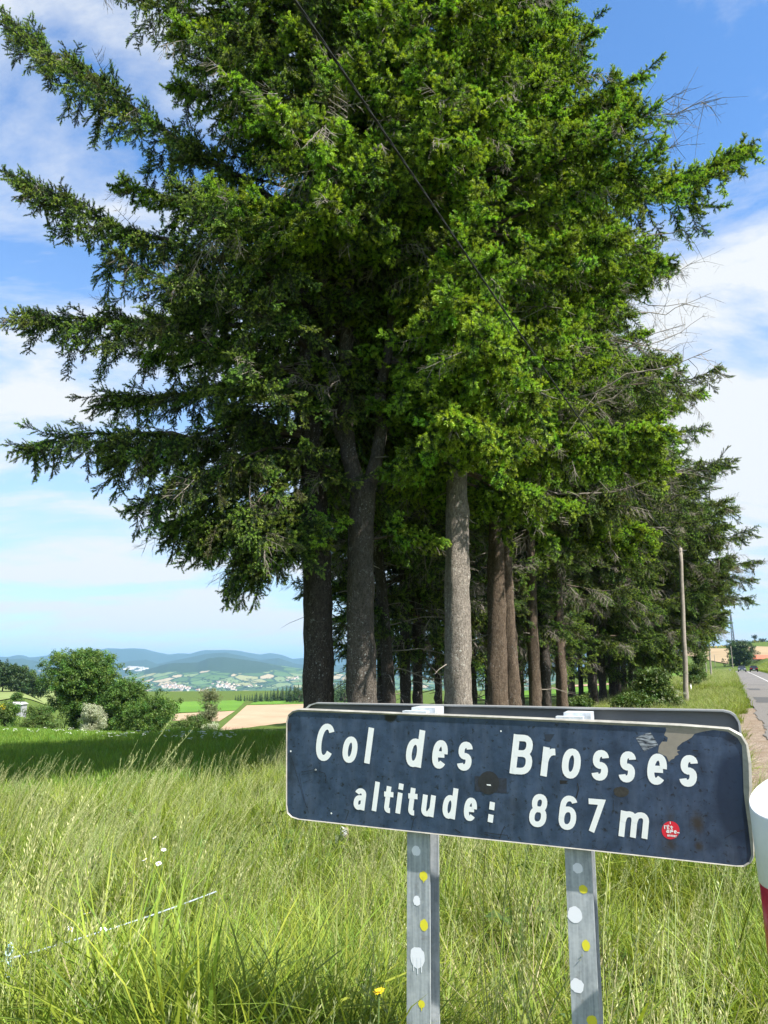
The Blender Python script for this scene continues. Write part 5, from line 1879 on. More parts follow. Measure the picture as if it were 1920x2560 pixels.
M_twiggreen = simple('flower_stem', (0.10, 0.16, 0.04), 0.7)
M_petal = simple('white_petals', (0.78, 0.78, 0.76), 0.6)
M_yellow = simple('yellow_disc', (0.65, 0.40, 0.02), 0.7)
M_ypetal = simple('yellow_petals', (0.80, 0.52, 0.01), 0.6)
FL = [(175, 2325, 2.55, 'oxeye daisy with a yellow centre just above the rope'), (215, 2285, 2.7, 'nodding white daisy seen from the side above the rope'), (255, 2325, 2.62, 'small white daisy touching the rope'),
      (408, 2125, 3.6, 'white daisy with drooping petals in the middle of the meadow'), (395, 2160, 3.4, 'white daisy facing right among pale seed heads'), (385, 2095, 3.9, 'small white daisy highest in the meadow'), (360, 2150, 3.5, 'half hidden white daisy left of the other two')]
for i, (u, v, Yd, lab) in enumerate(FL):
    p = P(u, v, Yd * 1.25)
    g = float(G(p[0], p[1]))
    flower('daisy', lab, 'flower', (p[0] - 0.03, p[1], g), 'daisy', 30 + i, 'oxeye daisies in the meadow', hh=p[2] - g, r=0.016)
p = P(948, 2482, 1.95)
flower('hawkweed', 'single yellow flower at the foot of the left post', 'flower', (p[0] - 0.03, p[1], float(G(p[0], p[1]))), 'haw', 51, None, hh=p[2] - float(G(p[0], p[1])), r=0.015)
# white umbels far out at the field's edge
mb = MB()
rs = np.random.default_rng(8)
for i in range(70):
    u, v = rs.uniform(0, 620), 0
    Yf = np.interp(u, [0, 300, 620], [58, 39, 30]) * rs.uniform(0.86, 1.0)
    rr = ray(u, 1800)
    x = rr[0] / rr[1] * Yf
    z = float(G(x, Yf)) + rs.uniform(0.42, 0.62)
    r = rs.uniform(0.035, 0.075)
    for q in range(4):
        c = np.array([x, Yf, z]) + rs.normal(size=3) * np.array([r, r, 0.02])
        n = 7
        mb.add([c + np.array([r * 0.6 * math.cos(t), r * 0.6 * math.sin(t), 0.012 * math.sin(3 * t)]) for t in np.linspace(0, 6.283, n, endpoint=False)], [tuple(range(n))])
o = mb.build('cow_parsley', simple('parsley_white', (0.55, 0.58, 0.46), 0.8))
tag(o, 'drift of white umbel flowers along the far edge of the field', kind='stuff')

# ================================================================ ROPE AND STAKE
M_rope = simple('blue_white_rope', (0.33, 0.39, 0.44), 0.7, noise=0.35, scale=120)
M_cyan = simple('pale_blue_twine', (0.45, 0.66, 0.72), 0.7, noise=0.3, scale=60)


def twist(mb, pth, r, turns_per_m, strands=3, k=6):
    pth = np.asarray(pth, float)
    L = np.concatenate([[0], np.cumsum(np.linalg.norm(np.diff(pth, axis=0), axis=1))])
    n = max(8, int(L[-1] * turns_per_m * 8))
    q = np.linspace(0, L[-1], n)
    c = np.stack([np.interp(q, L, pth[:, i]) for i in range(3)], -1)
    t = np.gradient(c, axis=0)
    t /= np.linalg.norm(t, axis=1)[:, None]
    a = np.cross(t, [0, 0, 1.0])
    a /= np.linalg.norm(a, axis=1)[:, None]
    b = np.cross(a, t)
    for s in range(strands):
        ph = q * turns_per_m * 2 * math.pi + 2 * math.pi * s / strands
        mb.tube(c + r * 0.55 * (a * np.cos(ph)[:, None] + b * np.sin(ph)[:, None]), r * 0.55, k, 0)


ra, rb = P(34, 2394, 3.1), P(540, 2229, 4.15)
rb2 = rb + (rb - ra) * 0.16 - np.array([0, 0, 0.09])
r0 = P(-160, 2450, 2.9)
tt = np.linspace(0, 1, 30)[:, None]
pth = np.concatenate([r0 + (ra - r0) * tt[:-1], ra + (rb - ra) * tt])
pth[29:, 2] -= 0.012 * np.sin(math.pi * tt[:, 0])

base = ra.copy()
rope = thing('fence_rope', 'pale blue and white twisted fence rope stretched across the grass', 'rope', base)
mb = MB()
twist(mb, pth - base, 0.0034, 30)
mb.build('cord', M_rope, rope, smooth=True)
mb = MB()
rs = np.random.default_rng(4)
kc = P(22, 2395, 3.08) - base
for q in range(5):
    tt_ = np.linspace(0, 6.283, 16)
    ry = rs.uniform(0.010, 0.018)
    mb.tube(np.stack([kc[0] + rs.normal() * 0.004 + ry * 0.6 * np.cos(tt_), kc[1] + ry * np.sin(tt_) * 0.6, kc[2] + rs.normal() * 0.016 + ry * np.sin(tt_ + q)], 1), 0.0032, 5, 0)
lp = np.linspace(-2.6, 2.6, 14)
mb.tube(np.stack([kc[0] + 0.002 + 0.011 * np.sin(lp), kc[1] + 0 * lp, kc[2] - 0.038 - 0.030 * np.cos(lp * 0.9) * 0.9], 1), 0.0030, 5, 0)
mb.tube([kc + np.array([0, 0, 0.01]), kc + np.array([-0.006, 0, 0.035]), kc + np.array([0.004, 0, 0.052])], 0.0032, 5, 0)
mb.build('knot', M_cyan, rope, smooth=True)
# weathered stake with a scrap of netting
sb = P(868, 2125, 7.2)
sg = float(G(sb[0], sb[1]))
stk = thing('fence_stake', 'weathered little wooden stake wrapped in pale netting below the sign', 'stake', (sb[0], sb[1], sg))
mb = MB()
hh = P(860, 2068, 7.2)[2] - sg
mb.tube([(0, 0, -0.2), (0.006, 0, hh * 0.5), (-0.012, 0, hh)], [0.026, 0.024, 0.020], 9)
mb.build('stick', simple('weathered_wood', (0.20, 0.165, 0.13), 0.95, noise=0.4, scale=18, bump=0.6), stk, smooth=True)
mb = MB()
rs = np.random.default_rng(6)
for q in range(16):
    a0 = rs.random() * 6.28
    z0 = hh - 0.015 - 0.075 * rs.random()
    tt_ = np.linspace(a0, a0 + 3.0, 10)
    sg_ = 1 if q % 2 else -1
    mb.tube(np.stack([-0.03 + 0.034 * np.cos(tt_) , 0.03 * np.sin(tt_), z0 + sg_ * 0.035 * np.linspace(-1, 1, 10)], 1), 0.0022, 4, 0)
mb.build('netting', simple('white_twine', (0.66, 0.68, 0.66), 0.7), stk)

# ================================================================ BROADLEAF TREES AND BUSHES
def leaf_cluster(name, seed, n, R, ls, mats, flat=0.7, tone=(0.1, 1.0)):
    rs = np.random.default_rng(seed)
    mb = MB()
    for i in range(n):
        o = rs.normal(size=3)
        o /= np.linalg.norm(o)
        c = o * R * rs.random() ** 0.45 * np.array([1, 1, flat])
        nrm = o * 0.5 + np.array([0, 0, 0.6]) + rs.normal(size=3) * 0.5
        nrm /= np.linalg.norm(nrm)
        a = np.cross(nrm, rs.normal(size=3))
        a /= np.linalg.norm(a)
        b = np.cross(nrm, a)
        l = ls * rs.uniform(0.7, 1.3)
        tn = tone[0] + (tone[1] - tone[0]) * rs.random()
        mb.add([c - a * l * 0.5, c + b * l * 0.3, c + a * l * 0.55, c - b * l * 0.3], [(0, 1, 2, 3)], 0, tn)
    return proto(name, mb, mats)


LC = {'broad': [leaf_cluster('leaf_clump', 301 + i, 54, 0.42, 0.15, [M_broad]) for i in range(3)],
      'shrub': [leaf_cluster('shrub_clump', 311 + i, 54, 0.30, 0.10, [M_shrub]) for i in range(3)],
      'willow': [leaf_cluster('willow_clump', 321 + i, 46, 0.30, 0.10, [M_willow]) for i in range(3)],
      'blossom': [leaf_cluster('blossom_clump', 331 + i, 46, 0.20, 0.075, [M_blossom]) for i in range(3)],
      'woods': [leaf_cluster('woods_clump', 341 + i, 40, 0.9, 0.42, [M_darkwood]) for i in range(3)],
      'pine': [leaf_cluster('pine_clump', 351 + i, 44, 0.55, 0.22, [M_pine], 0.5) for i in range(3)]}
LCM = {'broad': M_broad, 'shrub': M_shrub, 'willow': M_willow, 'blossom': M_blossom, 'woods': M_darkwood, 'pine': M_pine}


def bush(name, label, cat, loc, w_, h, kind, n, seed, group=None, lobes=9, trunk=True, trunk_r=None, base=0.0, top_heavy=0.0, size=1.0, depth=None, upright=0.0):
    """crown made of uneven lobes of leaf clumps, on a branching stem"""
    rs = np.random.default_rng(seed)
    t = thing(name, label, cat, loc, 0, group)
    dp = depth or w_
    C, Rr = [], []
    for i in range(lobes):
        z = base + (h - base) * (0.08 + 0.80 * rs.random() ** (1 - 0.4 * top_heavy))
        k_ = math.sqrt(max(0.05, 1 - ((z - base) / (h - base) * 1.0 - 0.35) ** 2 * 1.6)) * (1 - upright * 0.5)
        a = rs.random() * 6.283
        r = 0.62 * rs.random() ** 0.6 * k_
        C.append((r * w_ / 2 * math.cos(a), r * dp / 2 * math.sin(a), z))
        Rr.append((0.30 + 0.18 * rs.random()) * w_ / 2 * (1 if lobes < 14 else 0.75))
    C.append((0, 0, base + (h - base) * 0.80))
    Rr.append(0.36 * w_ / 2)
    C, Rr = np.array(C), np.array(Rr)
    li = rs.choice(len(C), n, p=Rr ** 2 / (Rr ** 2).sum())
    o = rs.normal(size=(n, 3))
    o /= np.linalg.norm(o, axis=1)[:, None]
    rad_ = (0.45 + 0.6 * rs.random(n) ** 0.5)
    pos = rs.normal(size=(n, 3)) * 0.06 * w_ + C[li] + o * (Rr[li] * rad_)[:, None] * np.array([1, dp / w_, 0.9])
    ok = (pos[:, 2] > base * 0.8 + 0.05) & (pos[:, 2] < h * 1.02)
    pos = pos[ok]
    m = len(pos)
    scatter('crown', pos, np.stack([rs.normal(size=m) * 0.5, rs.normal(size=m) * 0.5, rs.random(m) * 6.283], -1), size * rs.uniform(0.6, 1.3, m), rs.integers(0, 3, m), kind, LC[kind], LCM[kind], t)
    if trunk:
        mb = MB()
        tr = trunk_r or w_ * 0.025
        mb.tube([(0, 0, -0.3), (0.02 * w_, 0, h * 0.25), (0, 0.02 * w_, h * 0.55), (0.01 * w_, 0, h * 0.8)], [tr * 1.2, tr, tr * 0.7, tr * 0.2], 8)
        for i in range(min(len(C), 9)):
            z0 = h * 0.2 + 0.3 * h * rs.random()
            mid = (np.array([0, 0, z0]) + C[i]) / 2 + np.array([0, 0, 0.05 * h])
            mb.tube([(0, 0, z0), mid, C[i]], [tr * 0.5, tr * 0.32, tr * 0.12], 5)
        mb.build('trunk', M_bark, t, smooth=True)
    return t


def place(u, v_top, Y, v_base=None):
    """spot on the ground at distance Y under u, and the height that reaches v_top"""
    rr = ray(u, 1700)
    X = rr[0] / rr[1] * Y
    g = float(G(X, Y))
    return (X, Y, g - 0.05), P(u, v_top, Y)[2] - g


FGR = 'trees and bushes below the field'
for (nm, lab, cat, u, vt, Y, wpx, kind, n, seed, lobes, kw) in [
    ('broadleaf_tree', 'big round leafy tree, tallest beyond the field', 'tree', 208, 1628, 84, 250, 'broad', 1900, 401, 20, dict(size=1.15, trunk_r=0.25)),
    ('broadleaf_tree', 'leafy tree on the right shoulder of the big round one', 'tree', 305, 1697, 82, 150, 'broad', 800, 402, 13, dict(size=1.05)),
    ('broadleaf_tree', 'lower leafy bush at the right end of the clump', 'bush', 390, 1722, 80, 150, 'broad', 800, 403, 13, dict(size=0.95)),
    ('shrub', 'small bush left of the big tree beside the yellow broom', 'bush', 105, 1765, 74, 120, 'shrub', 420, 404, 10, dict(size=1.1)),
    ('shrub', 'dark bush beside the white cabin at far left', 'bush', 22, 1758, 80, 90, 'broad', 300, 405, 8, dict(size=0.9)),
    ('blossom_shrub', 'white flowering bush in front of the big tree', 'bush', 238, 1760, 66, 72, 'blossom', 620, 406, 12, dict(size=1.0, upright=0.2)),
    ('willow', 'pale grey green slender tree before the ploughed field', 'tree', 526, 1706, 74, 84, 'willow', 700, 407, 26, dict(size=0.85, base=0.3, upright=0.25)),
    ('shrub', 'low dark bush at the foot of the pale slender tree', 'bush', 500, 1790, 66, 95, 'shrub', 380, 408, 9, dict(size=1.0)),
    ('shrub', 'low pale flowering bush right of the slender tree', 'bush', 535, 1806, 62, 60, 'blossom', 130, 409, 7, dict(size=1.2)),
    ('shrub', 'low bush between the clump and the slender tree', 'bush', 455, 1800, 66, 70, 'shrub', 260, 410, 8, dict(size=1.0)),
    ('shrub', 'small bush above the white cabin at far left', 'bush', 50, 1733, 150, 34, 'broad', 160, 411, 7, dict(size=1.3)),
]:
    loc, h = place(u, vt, Y)
    bush(nm, lab, cat, loc, wpx / FPX * Y, h, kind, n, seed, FGR, lobes, **kw)
# yellow broom and white cabin at far left
loc, h = place(10, 1762, 72)
bush('broom_bush', 'yellow flowering broom at far left', 'bush', loc, 0.8, h, 'shrub', 40, 415, None, 5, trunk=False)
o = [c for c in SC.objects if c.name.startswith('broom_bush')][0]
M_broom = leafy('broom_flower', (0.30, 0.24, 0.02), (0.65, 0.48, 0.02), trans=0.2)
BRO = [leaf_cluster('broom_clump', 371, 46, 0.26, 0.09, [M_broom])]
pos = np.array([(0, 0, h * 0.75), (0.2, 0, h * 0.9), (-0.2, 0.1, h * 0.85), (0.05, -0.1, h)])
scatter('flowers', pos, np.zeros((4, 3)), np.ones(4), np.zeros(4), 'broom', BRO, M_broom, o)
loc, h = place(48, 1754, 135)
cab = thing('cabin', 'small white cabin among the bushes at far left', 'cabin', loc)
mb = MB()
mb.box((-1.3, -1, -1), (1.3, 1, h - 0.35))
mb.build('wall', simple('white_render', (0.30, 0.31, 0.33), 0.8, noise=0.05), cab)
mb = MB()
mb.add([(-1.5, -1.2, h - 0.38), (1.5, -1.2, h - 0.38), (1.5, 0, h), (-1.5, 0, h), (-1.5, 1.2, h - 0.38), (1.5, 1.2, h - 0.38)], [(0, 1, 2, 3), (3, 2, 5, 4), (0, 3, 4), (1, 5, 2), (0, 4, 5, 1)])
mb.build('roof', simple('pale_roof', (0.5, 0.5, 0.5), 0.8), cab)
mb = MB()
mb.box((-0.35, -1.03, h - 1.9), (0.35, -0.98, h - 0.6))
mb.build('door', simple('grey_door', (0.25, 0.25, 0.25), 0.6), cab)
# dark wood on the slope at far left
rs = np.random.default_rng(77)
for i, u in enumerate((-70, -42, -15, 8, 30, 50, 68, 84)):
    Y = 225 + rs.uniform(-8, 8)
    loc, h = place(u, (1645, 1650, 1646, 1650, 1655, 1662, 1668, 1682)[i], Y)
    bush('woodland_tree', ('dark woodland tree cut by the left edge of the picture', 'dark woodland tree at far left', 'dark woodland tree, highest of the wood at far left', 'third dark tree of the wood counted from its left end', 'rounded dark tree in the middle of the far left wood', 'dark tree of the far left wood above the white cabin', 'lower dark tree next to the end of the far left wood', 'last and lowest dark tree of the far left wood')[i], 'tree', loc, 7.5, max(3.5, h), 'woods', 130, 420 + i, 'dark wood on the far left slope', 8, size=1.0)
# conifers at the end of the green crop
mb = MB()
rs = np.random.default_rng(12)


def small_spruce_mesh(seed, lv=9):
    rs = np.random.default_rng(seed)
    mb = MB()
    for i in range(lv):
        z = 0.10 + 0.86 * i / lv
        r = 0.24 * (1 - i / lv) ** 0.85 + 0.015
        n = 11
        for k in range(n):
            a = 2 * math.pi * (k + rs.random() * 0.8) / n
            l = r * rs.uniform(0.75, 1.25)
            d = np.array([math.cos(a), math.sin(a), 0])
            s_ = np.array([-d[1], d[0], 0]) * r * 0.38
            mb.add([np.array([0, 0, z + 0.05]), d * l * 0.6 + s_ + [0, 0, z - 0.01], d * l + [0, 0, z - 0.055 * rs.uniform(0.5, 1.5)], d * l * 0.6 - s_ + [0, 0, z - 0.01]], [(0, 1, 2, 3)], 0, rs.random())
    mb.add([(0, 0, 1.0), (0.02, 0, 0.9), (-0.01, 0.018, 0.9), (-0.01, -0.018, 0.9)], [(0, 1, 2), (0, 2, 3), (0, 3, 1)], 0, 0.5)
    mb2 = MB()
    mb2.tube([(0, 0, -0.05), (0, 0, 0.9)], [0.018, 0.004], 5)
    return mb.mesh('crown', M_darkconif), mb2.mesh('trunk', M_bark)


M_darkconif = leafy('dark_conifer', (0.014, 0.036, 0.016), (0.045, 0.085, 0.035), trans=0.1, var=0.3)
SM = [small_spruce_mesh(500 + i) for i in range(3)]
k = 0
for u in np.concatenate([np.arange(592, 775, 6.5), np.arange(838, 905, 8)]):
    vt = np.interp(u, [590, 640, 700, 770, 840, 880, 905], [1739, 1729, 1718, 1707, 1700, 1690, 1696]) + rs.uniform(-3, 5)
    Y = 372 + rs.uniform(-6, 16)
    loc, h = place(u + rs.uniform(-2, 2), vt, Y)
    t = thing('conifer', 'dark young conifer in the line beyond the green crop', 'tree', loc, rs.random() * 6, 'line of young conifers beyond the crop')
    t.scale = (h * rs.uniform(0.9, 1.2),) * 2 + (h,)
    cm, tm = SM[k % 3]
    link('crown', cm, t)
    link('trunk', tm, t)
    k += 1
loc, h = place(748, 1722, 362)
bush('broadleaf_tree', 'round leafy tree in front of the far line of conifers', 'tree', loc, 9.5, h, 'woods', 70, 440, None, 7, size=0.8)
loc, h = place(862, 1718, 360)
bush('broadleaf_tree', 'leafy bushes before the far conifers, seen between the trunks', 'tree', loc, 12, h, 'woods', 80, 441, None, 8, size=0.8)
# elder bush and shrubs by the utility poles
for (nm, lab, cat, u, vt, Y, wpx, kind, n, seed, lobes, kw) in [
    ('elder_bush', 'leafy elder with white blossom under the thicket', 'bush', 1640, 1676, 33, 110, 'shrub', 520, 451, 12, dict(size=0.9)),
    ('shrub', 'green undergrowth bush at the foot of the thicket', 'bush', 1575, 1735, 31, 90, 'shrub', 300, 452, 10, dict(size=0.8)),
    ('shrub', 'low leafy undergrowth below the three slim trunks', 'bush', 1450, 1742, 30, 90, 'shrub', 260, 453, 9, dict(size=0.7)),
    ('thin_tree', 'thin see-through shrubby tree between the utility poles', 'tree', 1742, 1592, 72, 62, 'shrub', 170, 454, 12, dict(size=1.1, base=0.8)),
    ('shrub', 'yellow green bush below the thin tree by the poles', 'bush', 1742, 1662, 70, 48, 'shrub', 240, 455, 8, dict(size=1.0)),
    ('shrub', 'low bush at the foot of the second utility pole', 'bush', 1735, 1690, 60, 40, 'shrub', 140, 456, 7, dict(size=0.8)),
]:
    loc, h = place(u, vt, Y)
    bush(nm, lab, cat, loc, wpx / FPX * Y, h, kind, n, seed, None, lobes, **kw)
el = [o for o in SC.objects if o.name.startswith('elder_bush')][0]
rs = np.random.default_rng(15)
h = 1.6
pos = np.stack([rs.uniform(-0.9, 1.0, 26), rs.uniform(-1.0, -0.2, 26), rs.uniform(0.3, 1.7, 26)], -1)
scatter('flowers', pos, rs.normal(size=(26, 3)), rs.uniform(0.3, 0.5, 26), rs.integers(0, 3, 26), 'blossom', LC['blossom'], M_blossom, el)

# ================================================================ UTILITY POLES AND CABLES
M_pole = simple('weathered_pole', (0.27, 0.235, 0.195), 0.95, noise=0.28, scale=5, bump=0.4)
M_iron = simple('pole_ironwork', (0.20, 0.20, 0.20), 0.6, metal=0.5)
M_cable = simple('black_cable', (0.013, 0.013, 0.014), 0.55)
PG = 'wooden utility poles along the road'


def upole(u, vt, Y, label, r=0.11, arm=True, tilt=0.0):
    rr = ray(u, 1690)
    X = rr[0] / rr[1] * Y
    g = float(G(X, Y))
    h = P(u, vt, Y)[2] - g
    t = thing('utility_pole', label, 'pole', (X, Y, g), 0, PG)
    mb = MB()
    zs = np.linspace(-0.6, h, 12)
    rs = np.random.default_rng(int(u))
    mb.tube(np.stack([tilt * zs + rs.normal(size=12) * 0.008, 0 * zs, zs], 1), np.linspace(r * 1.18, r * 0.80, 12), 12)
    mb.build('shaft', M_pole, t, smooth=True)
    if arm:
        mb = MB()
        top = np.array([tilt * h, 0, h])
        mb.tube([top + [0.06, -0.05, -0.16], top + [0.26, -0.12, -0.12]], 0.018, 6)
        mb.tube([top + [0, -r, -0.16], top + [0, r, -0.16]], 0.02, 6)
        mb.tube([top + [0, 0, -0.02], top + [0, 0, 0.12]], [0.03, 0.012], 6)
        mb.build('bracket', M_iron, t)
    return np.array([X + tilt * h, Y, g + h - 0.1])


ta = upole(1711, 1370, 36.7, 'nearest wooden utility pole beside the conifers', 0.108, True, 0.036)
tb = upole(1778, 1581, 118.0, 'second utility pole, standing in the verge grass', 0.12, True, 0.02)
tc_ = upole(1767, 1614, 165.0, 'third utility pole, just left of the second', 0.12)
upole(1790, 1636, 330.0, 'thin far utility pole above the approaching car', 0.12, False)
td = upole(1834, 1616, 300.0, 'pale pole before the round dark tree right of the road', 0.16, True, -0.01)


def cable(name, pts_, r, label, bundle=False):
    p = np.asarray(pts_, float)
    t = np.linspace(0, 1, len(p))
    q = np.linspace(0, 1, 60)
    c = np.stack([np.interp(q, t, p[:, i]) for i in range(3)], -1)
    for _ in range(6):
        c[1:-1] = (c[:-2] + c[1:-1] * 2 + c[2:]) / 4
    mb = MB()
    if bundle:
        twist(mb, c, r, 1.1, 3, 6)
    else:
        mb.tube(c, r, 5)
    o = mb.build(name, M_cable, smooth=True)
    tag(o, label, 'cable')
    return o


near = [P(740, 0, 5.87), P(1000, 385, 7.86), P(1175, 655, 9.96), P(1340, 925, 13.1), P(1500, 1130, 18.5)]
d0 = near[0] - near[1]
start = near[0] + d0 / np.linalg.norm(d0) * 22
ts = np.linspace(0, 1, 24)
A, B = near[0], ta
mid_sag = np.array([A + (B - A) * x + np.array([0, 0, -0.42 * 4 * x * (1 - x) * (1 - 0.3 * x)]) for x in ts])
cable('power_cable', np.concatenate([[start], mid_sag]), 0.0155, 'thick twisted black cable crossing in front of the trees', True)
sp = np.array([ta + (tb - ta) * x + np.array([0, 0, -1.1 * 4 * x * (1 - x)]) for x in ts])
cable('power_cable', sp, 0.016, 'thin cable from the nearest pole to the second pole')
sp = np.array([tb + (tc_ - tb) * x + np.array([0, 0, -0.7 * 4 * x * (1 - x)]) for x in ts])
cable('power_cable', sp, 0.016, 'thin cable between the second and third poles')
# small white marker post in the verge
p = hit(1728, 1734, 30, 90)
t = thing('marker_post', 'small white marker post in the verge grass beside the near pole', 'post', p)
mb = MB()
mb.tube([(0, 0, -0.2), (0, 0, 0.62)], [0.07, 0.06], 10)
mb.build('shaft', M_plast, t, smooth=True)
mb = MB()
mb.tube([(0, 0, 0.62), (0, 0, 0.70)], [0.06, 0.025], 10)
mb.build('cap', M_grey, t, smooth=True)
# short guard rail by the cars
t = thing('guard_rail', 'short grey guard rail at the left road edge by the approaching car', 'guard rail', (0, 0, 0))
mb = MB()
a, b = roadpt(0.9, 178), roadpt(1.2, 215)
for i in range(2):
    pass
za, zb = float(G(*a)), float(G(*b))
for k_, zo in enumerate((0.42, 0.58, 0.74)):
    off = (0.05, 0.0, 0.05)[k_]
for z0, z1, o_ in ((0.40, 0.55, 0.03), (0.55, 0.62, 0.0), (0.62, 0.78, 0.03)):
    mb.add([(a[0] + o_, a[1], za + z0), (b[0] + o_, b[1], zb + z0), (b[0] + o_, b[1], zb + z1), (a[0] + o_, a[1], za + z1)], [(0, 1, 2, 3)])
mb.build('beam', M_galv, t)
for i in range(9):
    q = a + (b - a) * i / 8
    mb = MB()
    zq = float(G(*q))
    mb.box((q[0] - 0.16, q[1] - 0.05, zq - 0.3), (q[0] - 0.02, q[1] + 0.05, zq + 0.74))
    mb.build('post', M_galv, t)

# ================================================================ CARS
M_glass = simple('car_glass', (0.02, 0.025, 0.03), 0.08)
M_tyre = simple('tyre', (0.015, 0.015, 0.015), 0.9)
M_rimc = simple('wheel_rim', (0.45, 0.46, 0.48), 0.35, metal=0.7)
M_lampw = simple('headlight_glass', (0.85, 0.87, 0.9), 0.1)
M_lampr = simple('tail_lamp', (0.5, 0.01, 0.01), 0.2)
M_plate = simple('number_plate', (0.75, 0.75, 0.72), 0.4)


def car(label, s, t_, paint, heading):
    xy = roadpt(s, t_)
    z = float(np.interp(xy[1], [-60, 60, 123, 205, 300], [-1.6, -1.6, -1.35, -1.07, -0.3])) + EYE + 0.05
    rot = math.atan2(RD[1], RD[0]) + heading
    c = thing('car', label, 'car', (xy[0], xy[1], z), rot)
    mp_ = simple('car_paint', paint, 0.22, metal=0.3)
    L, W = 2.15, 0.88
    prof_ = [(-L, 0.35), (-L, 0.72), (-L * 0.94, 0.88), (-L * 0.40, 0.93), (-L * 0.30, 0.95), (L * 0.45, 0.95), (L * 0.92, 0.82), (L, 0.62), (L, 0.30), (-L, 0.28)]
    mb = MB()

    def loft(profile, wfun):
        n = len(profile)
        V = []
        for sd in (-1, -0.92, 0.92, 1):
            for x, zz2 in profile:
                inset = 1.0 if abs(sd) < 1 else 1.0
                V.append((x * (0.985 if abs(sd) == 1 else 1), sd * wfun(zz2), zz2 if abs(sd) < 1 else zz2 * 0.985 + 0.008))
        F = []
        for r in range(3):
            F += [(r * n + i, r * n + (i + 1) % n, (r + 1) * n + (i + 1) % n, (r + 1) * n + i) for i in range(n)]
        F += [tuple(range(n)), tuple(3 * n + i for i in range(n))[::-1]]
        mb.add(V, F)
    loft(prof_, lambda z_: W * (1.0 if z_ < 0.8 else 0.96))
    mb.build('body', mp_, c)
    mb = MB()
    cab_ = [(-L * 0.90, 0.90), (-L * 0.68, 1.36), (-L * 0.50, 1.44), (L * 0.08, 1.44), (L * 0.20, 1.38), (L * 0.48, 0.94)]
    V = []
    for sd, f in ((-1, 1), (1, 1)):
        for x, z_ in cab_:
            V.append((x, sd * (0.84 if z_ < 1 else 0.66), z_))
    n = 6
    mb.add(V, [(i, (i + 1) % n, n + (i + 1) % n, n + i) for i in range(n)] + [tuple(range(n))[::-1], tuple(range(n, 2 * n))])
    mb.build('windows', M_glass, c)
    mb = MB()
    mb.box((-L * 0.64, -0.63, 1.435), (L * 0.14, 0.63, 1.475))
    mb.build('roof', mp_, c)
    for x in (-1.3, 1.3):
        for y in (-0.80, 0.80):
            mb = MB()
            th2 = np.linspace(0, 2 * math.pi, 18, endpoint=False)
            sgn = 1 if y > 0 else -1
            r1 = np.stack([x + 0.32 * np.cos(th2), np.full(18, y - 0.09), 0.32 + 0.32 * np.sin(th2)], 1)
            r2 = r1 + [0, 0.2, 0]
            mb.add(np.concatenate([r1, r2]), [(i, (i + 1) % 18, 18 + (i + 1) % 18, 18 + i) for i in range(18)] + [tuple(range(18)), tuple(range(18, 36))[::-1]])
            wh = mb.build('wheel', M_tyre, c)
            mb = MB()
            r3 = np.stack([x + 0.20 * np.cos(th2), np.full(18, y + sgn * 0.113), 0.32 + 0.20 * np.sin(th2)], 1)
            mb.add(r3, [tuple(range(18))])
            mb.build('rim', M_rimc, wh)
    for y in (-0.62, 0.62):
        mb = MB()
        mb.box((L - 0.10, y - 0.19, 0.60), (L + 0.012, y + 0.19, 0.74))
        mb.build('headlight', M_lampw, c)
        mb = MB()
        mb.box((-L - 0.012, y - 0.20, 0.70), (-L + 0.08, y + 0.20, 0.84))
        mb.build('tail_light', M_lampr, c)
    mb = MB()
    mb.box((-L - 0.015, -0.26, 0.56), (-L + 0.02, 0.26, 0.67))
    mb.build('number_plate', M_plate, c)
    mb = MB()
    mb.box((L - 0.02, -0.26, 0.38), (L + 0.015, 0.26, 0.49))
    mb.build('number_plate', M_plate, c)
    for y in (-0.95, 0.95):
        mb = MB()
        mb.box((L * 0.30, y - 0.08, 0.92), (L * 0.36, y + 0.08, 1.06))
        mb.build('mirror', mp_, c)
    return c


car('dark blue grey car coming towards us, left of the other', -1.5, 205.0, (0.05, 0.065, 0.085), math.pi)
car('black car driving away, seen from behind on the right', -4.1, 207.0, (0.012, 0.012, 0.014), 0.0)

